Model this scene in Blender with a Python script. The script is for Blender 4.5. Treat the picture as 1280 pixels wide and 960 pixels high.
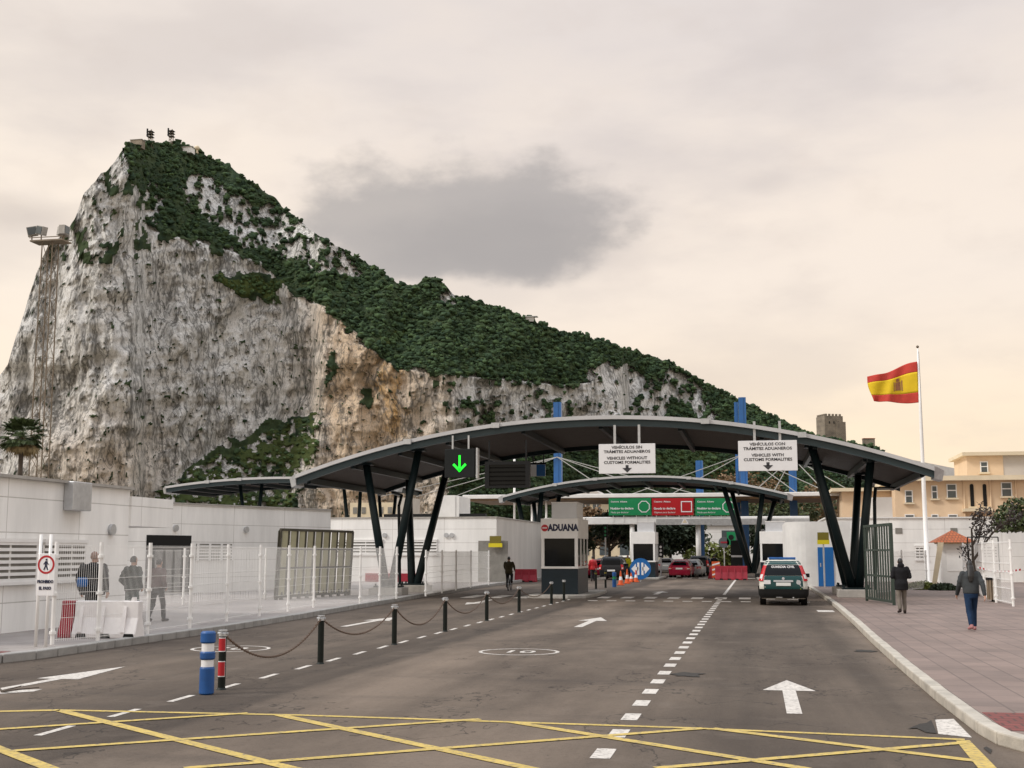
import bpy, bmesh, math, random
import numpy as np
from math import sin, cos, tan, atan, atan2, pi, radians, hypot, sqrt, floor
from mathutils import Vector, Matrix, Quaternion
for o in list(bpy.data.objects): bpy.data.objects.remove(o)
random.seed(7); rng = np.random.default_rng(7)
S = bpy.context.scene; COL = S.collection

# ------------------------------------------------------------------ camera, sky, sun, exposure
F = 1550.0; CH = 2.0; PITCH = atan(210/F); YAW = atan(305/hypot(F, 210))
cd = bpy.data.cameras.new('camera'); cam = bpy.data.objects.new('camera', cd); COL.objects.link(cam)
cam.location = (0, 0, CH); cam.rotation_euler = (pi/2+PITCH, 0, YAW)
cd.sensor_width = 36; cd.lens = F/1280*36; cd.clip_start = .1; cd.clip_end = 9000
S.camera = cam
def ray(x, y):                      # photo pixel -> direction (for laying the place out)
    r, u, f = x-640, 480-y, F
    fy = f*cos(PITCH)-u*sin(PITCH); fz = f*sin(PITCH)+u*cos(PITCH)
    return Vector((r*cos(YAW)-fy*sin(YAW), r*sin(YAW)+fy*cos(YAW), fz))
O0 = Vector((0, 0, CH))
def G(x, y, z=0):
    d = ray(x, y); return O0+d*((z-CH)/d.z)
def PY(x, y, Y):
    d = ray(x, y); return O0+d*(Y/d.y)
def PX(x, y, X):
    d = ray(x, y); return O0+d*(X/d.x)

SUN_AZ, SUN_EL = -118.0, 40.0        # degrees; azimuth measured from +Y (ahead) to +X (right)
W = bpy.data.worlds.new('World'); S.world = W; W.use_nodes = True
nt = W.node_tree; nt.nodes.clear()
def N(t, **k):
    n = nt.nodes.new(t)
    for a, b in k.items(): setattr(n, a, b)
    return n
def L(a, b): nt.links.new(a, b)
def MA(op, a, b=None, c=None, clamp=False):
    n = N('ShaderNodeMath', operation=op); n.use_clamp = clamp
    for i, v in enumerate((a, b, c)):
        if v is None: continue
        if isinstance(v, (int, float)): n.inputs[i].default_value = v
        else: L(v, n.inputs[i])
    return n.outputs[0]
def SMOOTH(v, a, b):
    n = N('ShaderNodeMapRange', interpolation_type='SMOOTHSTEP'); L(v, n.inputs[0])
    n.inputs[1].default_value = a; n.inputs[2].default_value = b
    return n.outputs[0]
def MIXC(f, a, b, mode='MIX'):
    n = N('ShaderNodeMix', data_type='RGBA', blend_type=mode)
    for i, v in ((0, f), (6, a), (7, b)):
        if isinstance(v, (int, float)): n.inputs[i].default_value = v
        elif isinstance(v, tuple): n.inputs[i].default_value = (*v, 1)
        else: L(v, n.inputs[i])
    return n.outputs[2]
sky = N('ShaderNodeTexSky', sky_type='NISHITA', sun_disc=False)
sky.sun_elevation = radians(SUN_EL); sky.sun_rotation = radians(SUN_AZ)
tc = N('ShaderNodeTexCoord'); sep = N('ShaderNodeSeparateXYZ'); L(tc.outputs['Generated'], sep.inputs[0])
el = MA('MULTIPLY', MA('ARCSINE', sep.outputs[2]), 180/pi)
az = MA('MULTIPLY', MA('ARCTAN2', sep.outputs[0], sep.outputs[1]), 180/pi)
mp = N('ShaderNodeMapping'); mp.inputs['Scale'].default_value = (3.2, 3.2, 9); L(tc.outputs['Generated'], mp.inputs[0])
n1 = N('ShaderNodeTexNoise'); n1.inputs['Scale'].default_value = 1.1; n1.inputs['Detail'].default_value = 7; n1.inputs['Roughness'].default_value = .52; L(mp.outputs[0], n1.inputs[0])
mp2 = N('ShaderNodeMapping'); mp2.inputs['Scale'].default_value = (9, 9, 16); L(tc.outputs['Generated'], mp2.inputs[0])
n2 = N('ShaderNodeTexNoise'); n2.inputs['Scale'].default_value = 1.6; n2.inputs['Detail'].default_value = 5; n2.inputs['Roughness'].default_value = .55; L(mp2.outputs[0], n2.inputs[0])
# overcast veil, warm near the horizon, grey-mauve higher up (direction space)
low = (1.0, .80, .565); mid = (.90, .785, .68); high = (.74, .67, .635)
veil = MIXC(SMOOTH(el, 2, 13), low, mid)
veil = MIXC(SMOOTH(MA('ADD', el, MA('MULTIPLY', MA('SUBTRACT', n1.outputs[0], .5), 20)), 13, 25), veil, high)
veil = MIXC(MA('MULTIPLY', SMOOTH(az, -8, -40), .30), veil, (1.05, .91, .73))
# soft streaks of thicker cloud
st = MA('MULTIPLY', SMOOTH(n1.outputs[0], .46, .66), .30)
veil = MIXC(st, veil, (.55, .485, .455))
wisp = MA('MULTIPLY', SMOOTH(n2.outputs[0], .5, .72), .14)
veil = MIXC(wisp, veil, (.62, .53, .47))
# the one dark cloud hanging beside the mountain
def blob(a0, e0, A, Bu, Bd, ns, lo, hi):
    da = MA('DIVIDE', MA('SUBTRACT', az, a0), A); de = MA('SUBTRACT', el, e0)
    up = MA('DIVIDE', MA('MAXIMUM', de, 0), Bu); dn = MA('DIVIDE', MA('MINIMUM', de, 0), Bd)
    r = MA('SQRT', MA('ADD', MA('MULTIPLY', da, da), MA('ADD', MA('MULTIPLY', up, up), MA('MULTIPLY', dn, dn))))
    r = MA('ADD', r, MA('MULTIPLY', MA('SUBTRACT', n2.outputs[0], .5), ns))
    return SMOOTH(r, hi, lo)
c1 = blob(-13.7, 14.2, 10.2, 4.9, 2.3, 1.25, .50, 1.0)
veil = MIXC(MA('MULTIPLY', c1, .76), veil, (.375, .348, .335))
c2 = blob(-11.4, 13.9, 7.4, 2.4, 1.7, 1.0, .2, 1.1)
veil = MIXC(MA('MULTIPLY', c2, .50), veil, (.35, .322, .31))
c3 = blob(-33.5, 14.4, 5.5, 1.0, 1.0, 1.3, .2, 1.1)
veil = MIXC(MA('MULTIPLY', c3, .34), veil, (.50, .43, .38))
c4 = blob(1.0, 16.6, 1.6, .8, .7, 1.3, .1, 1.1)
veil = MIXC(MA('MULTIPLY', c4, .18), veil, (.45, .40, .39))
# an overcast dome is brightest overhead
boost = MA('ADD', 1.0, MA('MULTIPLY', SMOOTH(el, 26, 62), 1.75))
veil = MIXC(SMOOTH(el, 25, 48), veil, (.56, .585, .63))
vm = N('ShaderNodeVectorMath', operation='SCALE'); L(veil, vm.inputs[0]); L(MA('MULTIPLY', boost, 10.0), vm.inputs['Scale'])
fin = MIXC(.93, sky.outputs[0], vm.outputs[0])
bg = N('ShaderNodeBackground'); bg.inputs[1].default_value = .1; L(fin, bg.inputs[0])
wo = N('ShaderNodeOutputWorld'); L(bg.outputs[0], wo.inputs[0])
sl = bpy.data.lights.new('sun', 'SUN'); sl.energy = 2.0; sl.angle = radians(10); sl.color = (1, .95, .88)
so = bpy.data.objects.new('sun', sl); COL.objects.link(so); so.location = (-60, 40, 90)
dv = Vector((sin(radians(SUN_AZ))*cos(radians(SUN_EL)), cos(radians(SUN_AZ))*cos(radians(SUN_EL)), sin(radians(SUN_EL))))
so.rotation_euler = (-dv).to_track_quat('-Z', 'Y').to_euler()
S.view_settings.view_transform = 'Standard'; S.view_settings.look = 'None'
S.view_settings.exposure = 0.16; S.view_settings.gamma = 1; S.view_settings.use_curve_mapping = False

# ------------------------------------------------------------------ materials
def mat(name, col, rough=.6, metal=0, var=.10, scale=2.0, bump=0, bscale=30, emit=None, spec=.5, stretch=(1, 1, 1), var2=0):
    m = bpy.data.materials.new(name); m.use_nodes = True; t = m.node_tree; b = t.nodes['Principled BSDF']
    b.inputs['Base Color'].default_value = (*col, 1); b.inputs['Roughness'].default_value = rough
    b.inputs['Metallic'].default_value = metal; b.inputs['Specular IOR Level'].default_value = spec
    tcn = t.nodes.new('ShaderNodeTexCoord'); mpn = t.nodes.new('ShaderNodeMapping'); mpn.inputs['Scale'].default_value = stretch
    t.links.new(tcn.outputs['Object'], mpn.inputs[0])
    if var:
        nz = t.nodes.new('ShaderNodeTexNoise'); nz.inputs['Scale'].default_value = scale; nz.inputs['Detail'].default_value = 6; nz.inputs['Roughness'].default_value = .62
        t.links.new(mpn.outputs[0], nz.inputs[0])
        r = t.nodes.new('ShaderNodeMapRange'); r.inputs[1].default_value = .28; r.inputs[2].default_value = .72
        r.inputs[3].default_value = 1-var; r.inputs[4].default_value = 1+var; t.links.new(nz.outputs[0], r.inputs[0])
        v = t.nodes.new('ShaderNodeVectorMath'); v.operation = 'SCALE'; v.inputs[0].default_value = col; t.links.new(r.outputs[0], v.inputs['Scale'])
        t.links.new(v.outputs[0], b.inputs['Base Color'])
    if bump:
        nb = t.nodes.new('ShaderNodeTexNoise'); nb.inputs['Scale'].default_value = bscale; nb.inputs['Detail'].default_value = 5
        t.links.new(mpn.outputs[0], nb.inputs[0])
        bp = t.nodes.new('ShaderNodeBump'); bp.inputs['Strength'].default_value = bump; bp.inputs['Distance'].default_value = .02
        t.links.new(nb.outputs[0], bp.inputs['Height']); t.links.new(bp.outputs[0], b.inputs['Normal'])
    if emit:
        b.inputs['Emission Color'].default_value = (*col, 1); b.inputs['Emission Strength'].default_value = emit
    return m
def brick_mat(name, c1, c2, cm, bw, bh, axes='xy', mortar=.012, rough=.75, var=.12, vscale=.6, offset=.5, bump=.25, streak=0):
    m = bpy.data.materials.new(name); m.use_nodes = True; t = m.node_tree; b = t.nodes['Principled BSDF']; b.inputs['Roughness'].default_value = rough
    tcn = t.nodes.new('ShaderNodeTexCoord'); sp = t.nodes.new('ShaderNodeSeparateXYZ'); cb = t.nodes.new('ShaderNodeCombineXYZ')
    t.links.new(tcn.outputs['Object'], sp.inputs[0])
    for i, a in enumerate(axes): t.links.new(sp.outputs['xyz'.index(a)], cb.inputs[i])
    br = t.nodes.new('ShaderNodeTexBrick'); br.offset = offset; br.inputs['Scale'].default_value = 1
    br.inputs['Brick Width'].default_value = bw; br.inputs['Row Height'].default_value = bh; br.inputs['Mortar Size'].default_value = mortar; br.inputs['Mortar Smooth'].default_value = .3
    br.inputs['Color1'].default_value = (*c1, 1); br.inputs['Color2'].default_value = (*c2, 1); br.inputs['Mortar'].default_value = (*cm, 1)
    t.links.new(cb.outputs[0], br.inputs[0])
    nz = t.nodes.new('ShaderNodeTexNoise'); nz.inputs['Scale'].default_value = vscale; nz.inputs['Detail'].default_value = 7; nz.inputs['Roughness'].default_value = .65
    src = tcn.outputs['Object']
    if streak:
        mpn = t.nodes.new('ShaderNodeMapping'); mpn.inputs['Scale'].default_value = (1, 1, streak); t.links.new(src, mpn.inputs[0]); src = mpn.outputs[0]
    t.links.new(src, nz.inputs[0])
    r = t.nodes.new('ShaderNodeMapRange'); r.inputs[1].default_value = .3; r.inputs[2].default_value = .7; r.inputs[3].default_value = 1-var; r.inputs[4].default_value = 1+var*.6
    t.links.new(nz.outputs[0], r.inputs[0])
    v = t.nodes.new('ShaderNodeVectorMath'); v.operation = 'SCALE'; t.links.new(br.outputs[0], v.inputs[0]); t.links.new(r.outputs[0], v.inputs['Scale'])
    t.links.new(v.outputs[0], b.inputs['Base Color'])
    bp = t.nodes.new('ShaderNodeBump'); bp.invert = True; bp.inputs['Strength'].default_value = bump; bp.inputs['Distance'].default_value = .01
    t.links.new(br.outputs['Fac'], bp.inputs['Height']); t.links.new(bp.outputs[0], b.inputs['Normal'])
    return m
M = {}
M['white_steel'] = mat('white_steel', (.80, .79, .77), .45, var=.06)
M['white_paint'] = mat('white_paint', (.78, .77, .75), .5, var=.08, scale=1.2)
M['dull_white'] = mat('off_white', (.70, .69, .67), .6, var=.10, scale=1.0)  # even off-white paint, a little darker than the plain white
M['panel_x'] = brick_mat('white_panel_east', (.85, .84, .815), (.83, .82, .795), (.50, .48, .45), 3.2, .82, 'yz', .014, .6, .15, 1.0, 0, .2, .18)
M['panel_y'] = brick_mat('white_panel_north', (.80, .79, .765), (.78, .77, .745), (.53, .51, .48), 3.4, .86, 'xz', .016, .6, .15, .9, 0, .2, .18)
M['green_steel'] = mat('green_steel', (.006, .014, .016), .45, var=.2, scale=1.5, spec=.22)
M['beam_teal'] = mat('teal_beam', (.026, .052, .062), .45, var=.15, scale=.8)
M['slats'] = mat('slat_soffit', (.095, .080, .070), .6, var=.12, spec=.25)
M['roof_grey'] = mat('roof_sheet', (.50, .50, .505), .45, metal=.3, var=.10, scale=.7)
M['galv'] = mat('galvanised', (.50, .51, .52), .4, metal=.6, var=.15, scale=5)
M['concrete'] = mat('concrete', (.36, .34, .31), .85, var=.2, scale=3, bump=.3)
M['black'] = mat('black_plastic', (.012, .012, .012), .6, var=.1, spec=.2)
M['dark_box'] = mat('dark_box', (.012, .014, .014), .6, var=.15, spec=.2)
M['dark_glass'] = mat('dark_glass', (.005, .006, .007), .05, var=.3, scale=1.5, spec=.16)
M['window_glass'] = mat('window_glass', (.07, .085, .09), .08, var=.3, scale=1.2)
M['louvre_dark'] = mat('louvre_dark', (.20, .19, .17), .6, var=.3, scale=2)
M['bollard'] = mat('bollard_green', (.008, .011, .009), .5, var=.2, scale=8, spec=.2)
M['bright_red'] = mat('bright_red', (.42, .012, .018), .4, var=.08)
M['barrier_red'] = mat('barrier_red', (.27, .009, .024), .5, var=.15, scale=2)
M['barrier_white'] = mat('barrier_white', (.74, .71, .70), .55, var=.10, scale=2)
M['blue_plastic'] = mat('blue_plastic', (.005, .068, .24), .45, var=.25, scale=3)
M['blue_pylon'] = mat('pylon_blue', (.018, .10, .28), .4, var=.15, scale=.7)
M['sign_white'] = mat('sign_white', (.74, .735, .74), .45, var=.03)
M['sign_black'] = mat('sign_black', (.02, .02, .022), .5, var=0)
M['sign_grey'] = mat('sign_letter', (.03, .03, .035), .5, var=0)
M['sign_green'] = mat('sign_green', (.004, .22, .075), .4, var=.05)
M['sign_red'] = mat('sign_red', (.42, .006, .012), .4, var=.05)
M['sign_blue'] = mat('sign_blue', (.006, .115, .36), .4, var=.05)
M['navy'] = mat('navy_letter', (.012, .016, .05), .5, var=0)
M['yellow_sign'] = mat('yellow_sign', (.62, .52, .01), .5, var=.05)
M['olive_sign'] = mat('olive_sign', (.16, .13, .01), .5, var=.08)
M['green_lamp'] = mat('green_lamp', (.01, .85, .03), .5, var=0, emit=1.0)
M['slate_base'] = mat('booth_base', (.012, .022, .030), .45, var=.12, spec=.3)
M['alu'] = mat('aluminium', (.55, .56, .58), .4, metal=.3, var=.06)
M['peach'] = mat('peach_stucco', (.69, .52, .35), .85, var=.10, scale=.5)
M['peach_trim'] = mat('cream_trim', (.66, .56, .40), .8, var=.1, scale=.8)
M['peach_grey'] = mat('grey_stucco', (.50, .46, .42), .85, var=.08, scale=.6)
M['tile_roof'] = brick_mat('clay_tiles', (.40, .105, .035), (.32, .085, .03), (.15, .05, .02), .16, .2, 'xy', .02, .8, .2, 2)
M['old_stone'] = brick_mat('old_stone', (.30, .25, .19), (.24, .20, .155), (.14, .12, .1), 2.2, 1.1, 'xz', .12, .9, .4, .12)
M['bark'] = mat('bark', (.075, .058, .045), .9, var=.3, scale=6, bump=.5)
M['leaf_dark'] = mat('leaf_dark', (.026, .042, .018), .75, var=.45, scale=1.3)
M['leaf_mid'] = mat('leaf_mid', (.055, .075, .022), .6, var=.45, scale=1.3)
M['leaf_light'] = mat('leaf_light', (.13, .15, .025), .6, var=.4, scale=1.3)
M['leaf_purple'] = mat('leaf_purple', (.050, .038, .034), .6, var=.4, scale=2)
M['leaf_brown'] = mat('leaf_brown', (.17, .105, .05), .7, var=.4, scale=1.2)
M['palm_leaf'] = mat('palm_leaf', (.060, .085, .028), .6, var=.4, scale=2)
M['palm_dry'] = mat('palm_dry', (.17, .12, .05), .8, var=.3, scale=2)
M['grass'] = mat('grass', (.10, .15, .02), .8, var=.4, scale=8)
M['cream'] = mat('cream_paint', (.62, .52, .36), .6, var=.12, scale=2)
M['wood'] = mat('wood_slat', (.20, .15, .10), .7, var=.25, scale=6)
M['rust'] = mat('rusty_lattice', (.17, .13, .088), .6, var=.2, scale=1.5)
M['chain'] = mat('chain', (.13, .085, .06), .5, metal=.4, var=.2, scale=10)
M['tyre'] = mat('tyre', (.010, .010, .010), .85, var=.15, spec=.2)
M['cable'] = mat('cable_grey', (.30, .29, .27), .6, var=.05)
M['rim'] = mat('rim', (.35, .35, .36), .35, metal=.7, var=.1)
M['gate_panel'] = mat('gate_slat', (.36, .34, .22), .6, var=.15, scale=2)
M['gate_dark'] = mat('gate_frame', (.05, .045, .03), .5, var=.2)
M['gate_green'] = mat('gate_bar_green', (.028, .045, .035), .45, var=.2)
M['skin'] = mat('skin', (.42, .23, .16), .55, var=.05)
M['skin_dark'] = mat('skin_tan', (.30, .16, .11), .55, var=.05)
M['hair_dark'] = mat('hair_dark', (.012, .010, .009), .5, var=.3, scale=20)
M['hair_thin'] = mat('hair_thin', (.24, .15, .115), .6, var=.3, scale=20)
M['hair_grey'] = mat('hair_grey', (.08, .06, .05), .6, var=.3, scale=20)
def cloth(n, c): return mat(n, c, .9, var=.28, scale=5, bump=.5, bscale=14, spec=.12)
M['c_black'] = cloth('black_cloth', (.016, .016, .018)); M['c_green'] = cloth('dark_green_cloth', (.018, .028, .024))
M['c_grey'] = cloth('grey_quilt', (.050, .055, .058)); M['c_brown'] = cloth('mauve_brown_cloth', (.12, .080, .078)); M['c_trouser'] = cloth('grey_trouser', (.16, .14, .12))
M['c_jeans'] = cloth('jeans', (.015, .032, .070)); M['c_dark'] = cloth('charcoal_cloth', (.03, .03, .033)); M['c_teal'] = cloth('teal_cloth', (.03, .055, .05))
M['c_shoe'] = cloth('shoe', (.03, .022, .02)); M['c_olive'] = cloth('olive_cloth', (.05, .042, .025)); M['c_hivis'] = cloth('hi_vis_cloth', (.55, .50, .03))
M['c_blue'] = cloth('blue_bag', (.010, .11, .34)); M['pink_shoe'] = cloth('pink_shoe', (.35, .17, .17))
M['orange'] = mat('cone_orange', (.60, .09, .015), .5, var=.08)
M['tail_red'] = mat('tail_lamp', (.45, .01, .012), .15, var=0)
M['tail_white'] = mat('lamp_clear', (.6, .58, .56), .15, var=0)
M['plate'] = mat('plate_white', (.72, .72, .70), .4, var=0)
def carpaint(n, c): return mat(n, c, .25, metal=0, var=.04, spec=.35)
M['car_green'] = carpaint('car_green', (.006, .046, .046)); M['car_white'] = carpaint('car_white', (.62, .60, .54)); M['car_red'] = carpaint('car_red', (.30, .010, .035))
M['car_black'] = carpaint('car_black', (.015, .016, .018)); M['car_silver'] = carpaint('car_silver', (.36, .37, .38)); M['car_grey'] = carpaint('car_grey', (.10, .11, .12))

# ------------------------------------------------------------------ mesh helpers
class MB:
    def __init__(s): s.v = []; s.f = []; s.m = []; s.k = 0
    def add(s, vs, fs):
        n = len(s.v); s.v += [tuple(v) for v in vs]; s.f += [tuple(i+n for i in f) for f in fs]; s.m += [s.k]*len(fs); return s
    def box(s, c, d, rz=0, R=None):
        x, y, z = (q/2 for q in d); R = R or Matrix.Rotation(rz, 3, 'Z'); c = Vector(c)
        vs = [c+R@Vector((a*x, b*y, e*z)) for e in (-1, 1) for a, b in ((-1, -1), (1, -1), (1, 1), (-1, 1))]
        return s.add(vs, [(3, 2, 1, 0), (4, 5, 6, 7), (0, 1, 5, 4), (1, 2, 6, 5), (2, 3, 7, 6), (3, 0, 4, 7)])
    def bb(s, a, b): return s.box([(p+q)/2 for p, q in zip(a, b)], [abs(q-p) for p, q in zip(a, b)])
    def cyl(s, a, b, r0, r1=None, n=10, cap=True):
        a, b = Vector(a), Vector(b); r1 = r0 if r1 is None else r1; d = (b-a)
        q = d.to_track_quat('Z', 'Y').to_matrix()
        vs = [a+q@Vector((r0*cos(2*pi*i/n), r0*sin(2*pi*i/n), 0)) for i in range(n)]+[b+q@Vector((r1*cos(2*pi*i/n), r1*sin(2*pi*i/n), 0)) for i in range(n)]
        fs = [(i, (i+1) % n, n+(i+1) % n, n+i) for i in range(n)]
        if cap: fs += [tuple(range(n-1, -1, -1)), tuple(range(n, 2*n))]
        return s.add(vs, fs)
    def bar(s, a, b, w, h=None):
        a, b = Vector(a), Vector(b); q = (b-a).to_track_quat('Z', 'Y').to_matrix(); h = h or w
        return s.box((a+b)/2, (w, h, (b-a).length), R=q)
    def tube(s, pts, r, n=6):
        for a, b in zip(pts, pts[1:]): s.cyl(a, b, r, r, n, False)
        return s
    def lathe(s, c, prof, n=16):
        c = Vector(c); k = len(prof)
        vs = [c+Vector((r*cos(2*pi*i/n), r*sin(2*pi*i/n), z)) for r, z in prof for i in range(n)]
        fs = [(j*n+i, j*n+(i+1) % n, (j+1)*n+(i+1) % n, (j+1)*n+i) for j in range(k-1) for i in range(n)]
        fs += [tuple(range(n-1, -1, -1)), tuple(range((k-1)*n, k*n))]
        return s.add(vs, fs)
    def prism(s, pts, t):                      # closed 3-D outline pushed along vector t
        n = len(pts); t = Vector(t); p = [Vector(q) for q in pts]
        return s.add(p+[q+t for q in p], [tuple(range(n-1, -1, -1)), tuple(range(n, 2*n))]+[(i, (i+1) % n, n+(i+1) % n, n+i) for i in range(n)])
    def grid(s, rows, close=False):
        n = len(rows[0]); vs = [v for r in rows for v in r]
        fs = [(j*n+i, j*n+(i+1) % n, (j+1)*n+(i+1) % n, (j+1)*n+i) for j in range(len(rows)-1) for i in range(n if close else n-1)]
        return s.add(vs, fs)
    def ball(s, c, r, n=10, k=7):
        c = Vector(c); r = r if hasattr(r, '__len__') else (r, r, r)
        return s.lathe_e(c, [(sin(pi*(j+.02)/(k+.04)), -cos(pi*(j+.02)/(k+.04))) for j in range(k+1)], r, n)
    def lathe_e(s, c, prof, r, n):
        vs = [c+Vector((r[0]*a*cos(2*pi*i/n), r[1]*a*sin(2*pi*i/n), r[2]*z)) for a, z in prof for i in range(n)]; k = len(prof)
        fs = [(j*n+i, j*n+(i+1) % n, (j+1)*n+(i+1) % n, (j+1)*n+i) for j in range(k-1) for i in range(n)]
        fs += [tuple(range(n-1, -1, -1)), tuple(range((k-1)*n, k*n))]
        return s.add(vs, fs)
    def mesh(s, name, mats, smooth=False):
        me = bpy.data.meshes.new(name); me.from_pydata(s.v, [], s.f)
        mats = mats if isinstance(mats, (list, tuple)) else [mats]
        for m in mats: me.materials.append(M[m] if isinstance(m, str) else m)
        if len(mats) > 1: me.polygons.foreach_set('material_index', s.m)
        if smooth: me.polygons.foreach_set('use_smooth', [True]*len(me.polygons))
        me.update(); return me
    def build(s, name, mats, parent=None, smooth=False, bevel=0):
        o = bpy.data.objects.new(name, s.mesh(name, mats, smooth)); COL.objects.link(o)
        if parent: o.parent = parent
        if bevel:
            b = o.modifiers.new('bevel', 'BEVEL'); b.width = bevel; b.segments = 2; b.limit_method = 'ANGLE'
        return o
def tag(o, label=None, cat=None, group=None, kind=None):
    if label: o['label'] = label
    if cat: o['category'] = cat
    if group: o['group'] = group
    if kind: o['kind'] = kind
    return o
def thing(name, label, cat, loc=(0, 0, 0), rz=0, group=None):
    o = bpy.data.objects.new(name, None); COL.objects.link(o); o.location = loc; o.rotation_euler = (0, 0, rz); o.empty_display_size = .2
    return tag(o, label, cat, group)
def copy_tree(o, parent=None):
    kids = [c for c in bpy.data.objects if c.parent == o]
    c = o.copy(); COL.objects.link(c); c.parent = parent
    for k in kids: copy_tree(k, c)
    return c
def struct(mb, name, m, **k): return tag(mb.build(name, m, **k), kind='structure')
def text_obj(s, size, m, parent, loc, rot=(pi/2, 0, 0), name='lettering', bold=0.0, ext=.004, align='CENTER', sx=1):
    cu = bpy.data.curves.new('t', 'FONT'); cu.body = s; cu.size = size; cu.align_x = align; cu.align_y = 'CENTER'; cu.extrude = ext; cu.offset = bold
    cu.resolution_u = 2
    to = bpy.data.objects.new('t', cu); COL.objects.link(to)
    bpy.context.view_layer.update()
    me = bpy.data.meshes.new_from_object(to.evaluated_get(bpy.context.evaluated_depsgraph_get())); bpy.data.objects.remove(to)
    me.materials.clear(); me.materials.append(M[m]); me.name = name
    o = bpy.data.objects.new(name, me); COL.objects.link(o); o.location = loc; o.rotation_euler = rot; o.scale = (sx, 1, 1)
    if parent: o.parent = parent
    return o
def lerp(a, b, t): return a+(b-a)*t
def interp(x, pts): return float(np.interp(x, [p[0] for p in pts], [p[1] for p in pts]))
# ------------------------------------------------------------------ ground, road, pavements, markings
def ground_mat():
    m = bpy.data.materials.new('asphalt'); m.use_nodes = True; t = m.node_tree; b = t.nodes['Principled BSDF']
    def nd(k): return t.nodes.new(k)
    tcn = nd('ShaderNodeTexCoord')
    def noise(sc, stretch=(1, 1, 1), det=6, ro=.6):
        mp_ = nd('ShaderNodeMapping'); mp_.inputs['Scale'].default_value = stretch; t.links.new(tcn.outputs['Object'], mp_.inputs[0])
        n = nd('ShaderNodeTexNoise'); n.inputs['Scale'].default_value = sc; n.inputs['Detail'].default_value = det; n.inputs['Roughness'].default_value = ro; t.links.new(mp_.outputs[0], n.inputs[0]); return n.outputs[0]
    def rng_(v, a, b2, c, d):
        r = nd('ShaderNodeMapRange'); r.inputs[1].default_value = a; r.inputs[2].default_value = b2; r.inputs[3].default_value = c; r.inputs[4].default_value = d; t.links.new(v, r.inputs[0]); return r.outputs[0]
    def mx(f, a, c):
        n = nd('ShaderNodeMix'); n.data_type = 'RGBA'
        for i, v in ((0, f), (6, a), (7, c)):
            if isinstance(v, tuple): n.inputs[i].default_value = (*v, 1)
            elif isinstance(v, float): n.inputs[i].default_value = v
            else: t.links.new(v, n.inputs[i])
        return n.outputs[2]
    big = noise(.35, (1, .35, 1)); lanes = noise(.55, (1.6, .06, 1), 5); crossn = noise(.5, (.25, 1.6, 1), 5); fine = noise(55, det=3); pat = noise(1.1)
    c = mx(rng_(lanes, .40, .62, 0, 1), (.034, .027, .022), (.165, .128, .098))
    # each lane was resurfaced separately: brown left lane, paler worn middle lane, darker right lane
    sp = nd('ShaderNodeSeparateXYZ'); t.links.new(tcn.outputs['Object'], sp.inputs[0])
    ax = nd('ShaderNodeMath'); ax.operation = 'MULTIPLY_ADD'; t.links.new(noise(.5, (1, .25, 1), 5), ax.inputs[0]); ax.inputs[1].default_value = 1.1; t.links.new(sp.outputs[0], ax.inputs[2])
    xr = nd('ShaderNodeMapRange'); xr.inputs[1].default_value = -14; xr.inputs[2].default_value = 4; t.links.new(ax.outputs[0], xr.inputs[0])
    cr = nd('ShaderNodeValToRGB'); e = cr.color_ramp; P_ = [(-14, .11), (-10.5, .15), (-7.3, .12), (-6.55, .07), (-6.2, .05), (-5.9, .20), (-5.0, .24), (-4.0, .17), (-2.6, .22), (-1.2, .15), (-.3, .095), (1.4, .12), (2.3, .095), (2.75, .17), (3.2, .26), (4, .26)]
    while len(e.elements) > 1: e.elements.remove(e.elements[0])
    for i, (x, v) in enumerate(P_):
        el_ = e.elements[0] if i == 0 else e.elements.new((x+14)/18)
        el_.position = (x+14)/18; el_.color = (v*.86, v*.66, v*.50, 1)
    t.links.new(xr.outputs[0], cr.inputs[0])
    c = mx(.72, c, cr.outputs[0])
    c = mx(rng_(big, .42, .62, 0, .6), c, (.048, .038, .032))
    c = mx(rng_(crossn, .55, .74, 0, .35), c, (.030, .027, .026))
    c = mx(rng_(pat, .56, .72, 0, .35), c, (.17, .138, .112))
    c = mx(rng_(noise(14, det=5, ro=.7), .52, .72, 0, .4), c, (.022, .020, .018))
    c = mx(rng_(fine, .56, .76, 0, .45), c, (.22, .19, .165))
    c = mx(rng_(fine, .42, .22, 0, .5), c, (.025, .022, .02))
    def crack(sc, st, w, amt):
        n = noise(sc, st, 6, .62); a_ = nd('ShaderNodeMath'); a_.operation = 'SUBTRACT'; t.links.new(n, a_.inputs[0]); a_.inputs[1].default_value = .5
        b_ = nd('ShaderNodeMath'); b_.operation = 'ABSOLUTE'; t.links.new(a_.outputs[0], b_.inputs[0]); return rng_(b_.outputs[0], w, 0., 0., amt)
    c = mx(crack(.22, (1, .6, 1), .0035, .75), c, (.014, .012, .011))
    c = mx(rng_(noise(2.6, det=2), .70, .76, 0, .55), c, (.020, .017, .015))
    t.links.new(c, b.inputs['Base Color'])
    t.links.new(rng_(big, .3, .7, .62, .9), b.inputs['Roughness']); b.inputs['Specular IOR Level'].default_value = .16
    bp = nd('ShaderNodeBump'); bp.inputs['Strength'].default_value = .5; bp.inputs['Distance'].default_value = .01
    t.links.new(fine, bp.inputs['Height']); t.links.new(bp.outputs[0], b.inputs['Normal'])
    return m
M['asphalt'] = ground_mat()
M['earth'] = mat('earth', (.14, .12, .08), .95, var=.3, scale=.02)
M['paver'] = brick_mat('pavement_pavers', (.215, .155, .130), (.18, .132, .112), (.125, .092, .078), .8, .42, 'yx', .016, .7, .30, .5)
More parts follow.
